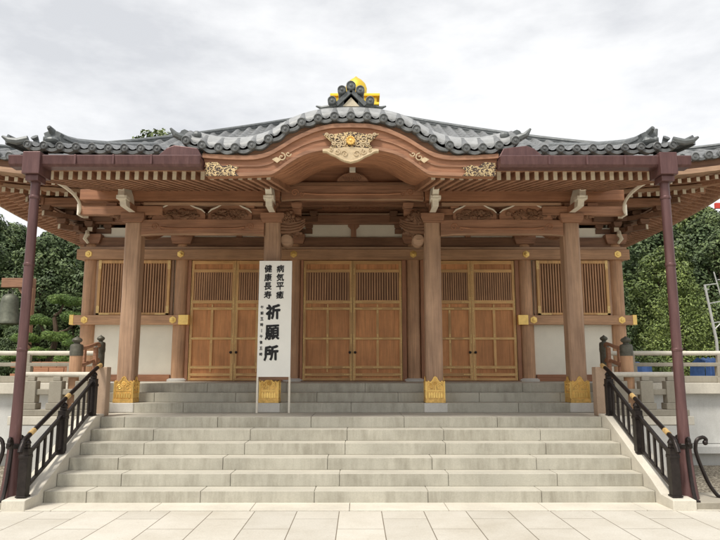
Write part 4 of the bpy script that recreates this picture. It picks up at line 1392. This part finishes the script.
# ------------------------------------------------------------------ bell
bf = empty('bell_frame', 'timber beam frame carrying the temple bell at the left edge', 'frame', (-13.62, 27, 0))
b = MB(); b.box(-14.82, -13.5, 26.85, 27.15, 5.15, 5.55); b.build('beam', M['porx'], bf, bevel=.02)
for x in (-13.62,):
    b = MB(); b.box(x-.13, x+.13, 26.87, 27.13, 0, 5.15); b.build('post', M['porz'], bf)
    b = MB(); b.bar((-13.66, 27, 4.5), (-14.1, 27, 5.16), .12, .12, up=(0, 1, 0)); b.build('brace', M['porx'], bf)
    if x < -14:
        b = MB(); b.box(x-.5, x+.5, 26.5, 27.5, 0, .3); b.build('footing', M['stoneg'], bf)
b = MB(); b.lathe((-14.47, 27, 3.62), [(.02, .0), (.4, 0), (.43, .02), (.43, .1), (.4, .14), (.385, .5), (.36, .56), (.355, .9), (.31, 1.12), (.2, 1.24), (.05, 1.28)], 28)
bo = b.build('temple_bell', M['bell'], smooth=True); tag(bo, 'green bronze temple bell hanging from the timber beam', 'bell')
b = MB(); b.tube([(-14.57, 27, 4.86), (-14.56, 27, 5.0), (-14.47, 27, 5.08), (-14.38, 27, 5.0), (-14.37, 27, 4.86)], .035, 8); b.tube([(-14.47, 27, 5.04), (-14.47, 27, 5.15)], .03, 8)
c = b.build('crown_loop', M['bell'], bo)

# ------------------------------------------------------------------ vegetation
def leafcloud(b, c, rad, n, size, rr, shell=.55, mi=None, flat_=1.0, up=.3):
    c = Vector(c)
    for i in range(n):
        d = Vector((rr.gauss(0, 1), rr.gauss(0, 1), rr.gauss(0, 1)))
        if d.length < .01: continue
        d.normalize()
        k = shell + (1-shell) * rr.random() ** .7
        k *= 1 + .25 * noise.noise(d * 2.2 + c)
        p = c + Vector((d.x*rad[0], d.y*rad[1], d.z*rad[2])) * k
        nrm = (d + Vector((rr.uniform(-.8, .8), rr.uniform(-.8, .8), rr.uniform(-.5, .9) + up))).normalized()
        a = nrm.orthogonal().normalized(); a.rotate(Matrix.Rotation(rr.random()*6.28, 3, nrm)); e = nrm.cross(a)
        s = size * rr.uniform(.6, 1.3)
        b.add([p + a*s*.5, p + e*s*.28*flat_, p - a*s*.5, p - e*s*.28*flat_], [(0, 1, 2, 3)], mi)
def trunk(b, h, r, rr, base=(0, 0, 0)):
    bx, by, bz = base; pts = []; q = Vector((bx, by, bz))
    for i in range(6):
        pts.append(tuple(q)); q = q + Vector((rr.uniform(-.12, .12), rr.uniform(-.12, .12), h/5))
    b.tube(pts, [r*(1.25 if i == 0 else 1-.13*i) for i in range(6)], 9)
    return pts
def make_tree(mats, seed, h, w, nclump, leafsize, leaves, name, label, low=.28):
    rr = random.Random(seed)
    root = empty(name, label, 'tree', (0, 0, 0))
    tb = MB(); pts = trunk(tb, h*.75, .022*h, rr)
    cr = MB()
    for k in range(nclump):
        t = (k + .5) / nclump
        z = h * (low + (.96-low) * t)
        env = math.sin(min(1, (1-t)*1.35+.1) * math.pi/2) * (.55+.45*math.sin(min(1, t*3)*math.pi/2))
        a = k * 2.4 + rr.uniform(-.5, .5); rad = w * env * rr.uniform(.3, .75)
        c = (math.cos(a)*rad, math.sin(a)*rad, z)
        s = w * rr.uniform(.26, .42) * (.6+.4*env)
        leafcloud(cr, c, (s, s, s*.66), leaves, leafsize, rr, .68)
        i = min(5, int(t*5)); p0 = Vector(pts[max(0, i-1)])
        tb.tube([p0, p0.lerp(Vector(c), .5) + Vector((0, 0, .1)), c], [.007*h, .005*h, .002*h], 5)
    tb.build('trunk', M['bark'], root, origin=(0, 0, 0)); cr.build('crown', M[mats], root, origin=(0, 0, 0))
    return root
def place(root, loc, rz, sc_, label=None, first=[None]):
    c = root.copy(); col.objects.link(c); c.location = loc; c.rotation_euler = (0, 0, rz); c.scale = (sc_,)*3
    if label: c['label'] = label
    for ch in root.children:
        e = ch.copy(); col.objects.link(e); e.parent = c
    return c
protos = {
    'd1': make_tree('leaf_dark', 1, 10, 3.4, 34, .2, 620, 'evergreen_tree', 'x'),
    'd2': make_tree('leaf_dark', 2, 10, 3.0, 34, .19, 620, 'evergreen_tree', 'x'),
    'm1': make_tree('leaf_mid', 3, 10, 3.4, 34, .2, 620, 'leafy_tree', 'x'),
    'm2': make_tree('leaf_mid', 4, 10, 3.0, 34, .19, 620, 'leafy_tree', 'x'),
}
GL, GR = 'trees crowding behind the bell side of the hall', 'trees on the rise behind the mast side of the hall'
LB = {'d': ('dark broadleaf evergreen in the dense trees left of the hall', 'dark evergreen in the wooded rise right of the hall'),
      'm': ('mid green tree with a loose crown in the trees left of the hall', 'mid green loose-crowned tree in the wooded rise right of the hall')}
rt = random.Random(21)
spots = []
for Y, xs_, hh in ((31, (-12.2, -15.2, -18.6), (.82, .84, .9)), (37, (-14, -17.5, -21, -24.5), (1.06, .98, 1.1, 1.1)), (47, (-17, -21.5, -26, -31), (1.3, 1.2, 1.28, 1.3)), (58, (-20, -26, -32, -38), (1.5, 1.45, 1.5, 1.5))):
    for X, s in zip(xs_, hh): spots.append((X, Y, s))
for Y, xs_, hh in ((34, (13.5, 16.5, 20), (.72, .86, .95)), (41, (15.5, 19, 22.5, 26.5), (1.0, 1.15, 1.2, 1.15)), (50, (18, 22.5, 27, 31.5), (1.3, 1.45, 1.5, 1.45)), (62, (22, 28, 34, 40), (1.6, 1.7, 1.8, 1.75))):
    for X, s in zip(xs_, hh): spots.append((X, Y, s))
pk = ['d1', 'm1', 'd2', 'm2', 'd1', 'd2']
for i, (X, Y, s) in enumerate(spots):
    k = pk[(i * 5 + (X > 0)) % 6] if X > 0 else ('d1', 'd2', 'd1', 'm2')[i % 4]
    t = place(protos[k], (X + rt.uniform(-.6, .6), Y, -.1), rt.random()*6.28, s, LB[k[0]][X > 0])
    t['group'] = (GL, GR)[X > 0] + (' with dark crowns' if k[0] == 'd' else ' with lighter crowns')
place(protos['m1'], (-12.9, 40.5, 0), 1.0, 1.7, 'tall tree whose tip just shows above the roof left of the gable')
place(protos['d2'], (-14.9, 28.6, -.8), 2.0, .45, 'low dark shrubby tree directly behind the hanging bell')
for r_ in protos.values():
    for ch in list(r_.children): bpy.data.objects.remove(ch)
    bpy.data.objects.remove(r_)

# cloud-pruned pines, left
def cloud_pine(x, y, pads, seed, label):
    rr = random.Random(seed)
    root = empty('pruned_pine', label, 'tree', (x, y, 0), 'cloud pruned pines beside the hall')
    tb = MB(); q = [(x, y, 0), (x+.2, y, .9), (x-.15, y+.1, 1.8), (x+.1, y, 2.7), (x, y, 3.4)]
    tb.tube(catmull(q, 4), [.16 - .006*i for i in range(17)], 8)
    cb = MB()
    for dx, dy, z, r in pads:
        tb.tube([(x, y, z-.5), (x+dx*.6, y+dy*.6, z-.35), (x+dx, y+dy, z-.05)], [.05, .04, .02], 6)
        for q_ in range(9):
            a_ = q_ * 2.4; d_ = r * .62 * math.sqrt(q_ / 9)
            leafcloud(cb, (x+dx+d_*math.cos(a_), y+dy+d_*math.sin(a_), z + rr.uniform(-.05, .07) + .12*r - .3*d_*d_/r), (r*.42, r*.42, r*.26), int(1100*r)+80, .085, rr, .6, flat_=.3, up=.8)
    tb.build('trunk', M['bark'], root); cb.build('crown', M['needle'], root)
cloud_pine(-9.75, 21, [(.15, .3, 3.95, .62), (.75, 0, 3.35, .6), (-.55, .1, 3.3, .5), (.25, -.3, 2.72, .55), (-.75, -.3, 2.7, .5), (.95, -.4, 2.5, .5), (-.2, -.5, 2.2, .52), (.75, -.5, 2.0, .5), (-1.0, -.4, 2.1, .42)], 5, 'cloud-pruned pine with rounded green pads beside the corner pillar')

# bright conical conifer, right
rr = random.Random(9)
root = empty('conical_conifer', 'bright yellow-green conical tree behind the gutter post on the right', 'tree', (13.6, 27, 0))
tb = MB(); tb.tube([(13.6, 27, 0), (13.6, 27, 3), (13.6, 27, 6)], [.14, .09, .03], 8); tb.build('trunk', M['bark'], root)
cb = MB()
for k in range(34):
    t = k / 33; z = .7 + 5.4*t; a = k*2.4; r = 2.2*(1-t)**.85 + .15
    leafcloud(cb, (13.6+math.cos(a)*r*.6, 27+math.sin(a)*r*.6, z), (r*.5+.15, r*.5+.15, .5), 620, .12, rr, .4, flat_=.8)
cb.build('crown', M['leaf_bright'], root)
for i, (X, Y, r, l, mt) in enumerate(((10.2, 22, 1.0, 'rounded low shrub right behind the stout capped post', 'leaf_mid'), (16.5, 25.5, 1.3, 'rounded green shrub below the aerial mast', 'leaf_mid'), (8.6, 24, .8, 'small dark shrub next to the hall corner on the right', 'leaf_dark'))):
    b = MB(); rr = random.Random(40+i)
    for k in range(7): leafcloud(b, (X+rr.uniform(-r, r)*.6, Y+rr.uniform(-r, r)*.6, .9+rr.uniform(0, r)*.6+.5), (r*.6, r*.6, r*.5), 420, .12, rr, .5)
    b.tube([(X, Y, 0), (X, Y, 1.4)], .05, 6)
    o = b.build('shrub', M[mt]); tag(o, l, 'shrub', 'shrubs beyond the podium on the right')

# aerial mast
am = empty('aerial_mast', 'pale metal aerial mast with cross arms and rods at the right edge', 'mast', (11.1, 20, 0))
b = MB(); b.tube([(11.15, 20, 0), (11.15, 20, 2.6), (10.93, 20, 4.35)], [.05, .045, .035], 8); b.build('pole', M['pole'], am)
b = MB(); b.tube([(11.25, 20, 4.75), (11.42, 20, 3.9), (11.5, 20, 3.3), (11.12, 20, 2.95)], .02, 6)
b.build('rod', M['pole'], am)
b = MB()
for (x0, z0), (x1, z1) in (((10.9, 4.33), (11.32, 4.38)), ((10.98, 3.75), (11.5, 3.85)), ((11.05, 3.15), (11.4, 3.2)), ((11.35, 4.5), (11.75, 4.52)), ((10.9, 4.2), (11.05, 4.2))):
    b.bar((x0, 20, z0), (x1, 20, z1), .025, .03)
b.build('cross_arm', M['pole'], am)
# red board and blue sheets seen beyond
b = MB(); b.box(14.35, 15.1, 25, 25.12, 8.1, 8.32); b.tube([(14.95, 25.06, 0), (14.95, 25.06, 8.1)], .04, 8)
o = b.build('red_board', [M['red']]); tag(o, 'small red board on a post high above the trees at the right edge', 'sign')
for i, (X0, X1, z0, z1, Y, l) in enumerate(((7.0, 7.9, 1.85, 1.9, 17.6, 'blue plastic sheet seen through the rails left of the gutter post'), (9.0, 9.4, 1.95, 2.0, 17.0, 'blue plastic sheet seen through the rails right of the gutter post'))):
    b = MB(); n = 10; vs = []; fs = []
    for k in range(n+1):
        x = X0 + (X1-X0)*k/n; w = .06*math.sin(k*1.9+i)
        vs += [(x, Y-.3+w, 1.447), (x, Y-.25-w, z1-.1+w*.5), (x, Y+.1, z1+w*.6), (x, Y+.5, z1-.15), (x, Y+.55, 1.447)]
    for k in range(n):
        for j in range(4): fs.append((5*k+j, 5*k+5+j, 5*k+6+j, 5*k+1+j))
    b.add(vs, fs)
    o = b.build('blue_sheet', M['blue'], smooth='all'); tag(o, l, 'tarpaulin', 'blue sheets beyond the balustrade')
b = MB()
for r_ in range(3):
    for k in range(9):
        x = -9.4 + k*.42 + (.21 if r_ % 2 else 0); b.box(x+.006, x+.414, 17.9, 18.2, 1.445+r_*.16+.004, 1.445+(r_+1)*.16)
o = b.build('block_wall', M['redx'], bevel=.008); tag(o, 'low reddish block wall behind the left balustrade', 'wall')

# ------------------------------------------------------------------ light, sky, camera
w = bpy.data.worlds.new('World'); scene.world = w; w.use_nodes = True
nt = w.node_tree; nt.nodes.clear()
out = nt.nodes.new('ShaderNodeOutputWorld'); mixs = nt.nodes.new('ShaderNodeMixShader')
bg1 = nt.nodes.new('ShaderNodeBackground'); bg2 = nt.nodes.new('ShaderNodeBackground')
sky = nt.nodes.new('ShaderNodeTexSky'); sky.sky_type = 'NISHITA'; sky.sun_disc = False
SUN_EL, SUN_AZ = R(57), R(216)          # azimuth clockwise from +Y: behind the camera, to the left
sky.sun_elevation = SUN_EL; sky.sun_rotation = SUN_AZ
nt.links.new(sky.outputs[0], bg1.inputs[0]); bg1.inputs[1].default_value = .1
tc = nt.nodes.new('ShaderNodeTexCoord'); mp = nt.nodes.new('ShaderNodeMapping'); mp.inputs['Scale'].default_value = (1, 1, 2.6); mp.inputs['Location'].default_value = (.3, 0, .2)
ns = nt.nodes.new('ShaderNodeTexNoise'); ns.inputs['Scale'].default_value = 2.6; ns.inputs['Detail'].default_value = 9; ns.inputs['Roughness'].default_value = .58
rp = nt.nodes.new('ShaderNodeValToRGB')
rp.color_ramp.elements[0].position = .36; rp.color_ramp.elements[0].color = (.47, .475, .485, 1)
rp.color_ramp.elements[1].position = .6; rp.color_ramp.elements[1].color = (.7, .697, .69, 1)
nt.links.new(tc.outputs['Generated'], mp.inputs[0]); nt.links.new(mp.outputs[0], ns.inputs['Vector']); nt.links.new(ns.outputs['Fac'], rp.inputs[0])
nt.links.new(rp.outputs[0], bg2.inputs[0]); bg2.inputs[1].default_value = .95
mixs.inputs[0].default_value = .9
nt.links.new(bg1.outputs[0], mixs.inputs[1]); nt.links.new(bg2.outputs[0], mixs.inputs[2]); nt.links.new(mixs.outputs[0], out.inputs[0])

sl = bpy.data.lights.new('sun', 'SUN'); sl.energy = 2.0; sl.angle = R(12); sl.color = (1, .945, .86)
so = bpy.data.objects.new('sun', sl); col.objects.link(so)
dirv = Vector((math.sin(SUN_AZ)*math.cos(SUN_EL), math.cos(SUN_AZ)*math.cos(SUN_EL), math.sin(SUN_EL)))
so.rotation_euler = dirv.to_track_quat('Z', 'Y').to_euler(); so.location = (-20, -20, 30)

cd = bpy.data.cameras.new('camera'); cd.sensor_width = 36; cd.lens = 647/720*36; cd.clip_end = 2000
co = bpy.data.objects.new('camera', cd); col.objects.link(co)
co.location = (.1, 0, 1.63); co.rotation_euler = (R(90+9.02), 0, R(-.18))
scene.camera = co
scene.render.engine = 'CYCLES'
scene.view_settings.view_transform = 'Standard'; scene.view_settings.look = 'None'
scene.view_settings.exposure = .8; scene.view_settings.gamma = 1
scene.view_settings.use_curve_mapping = False
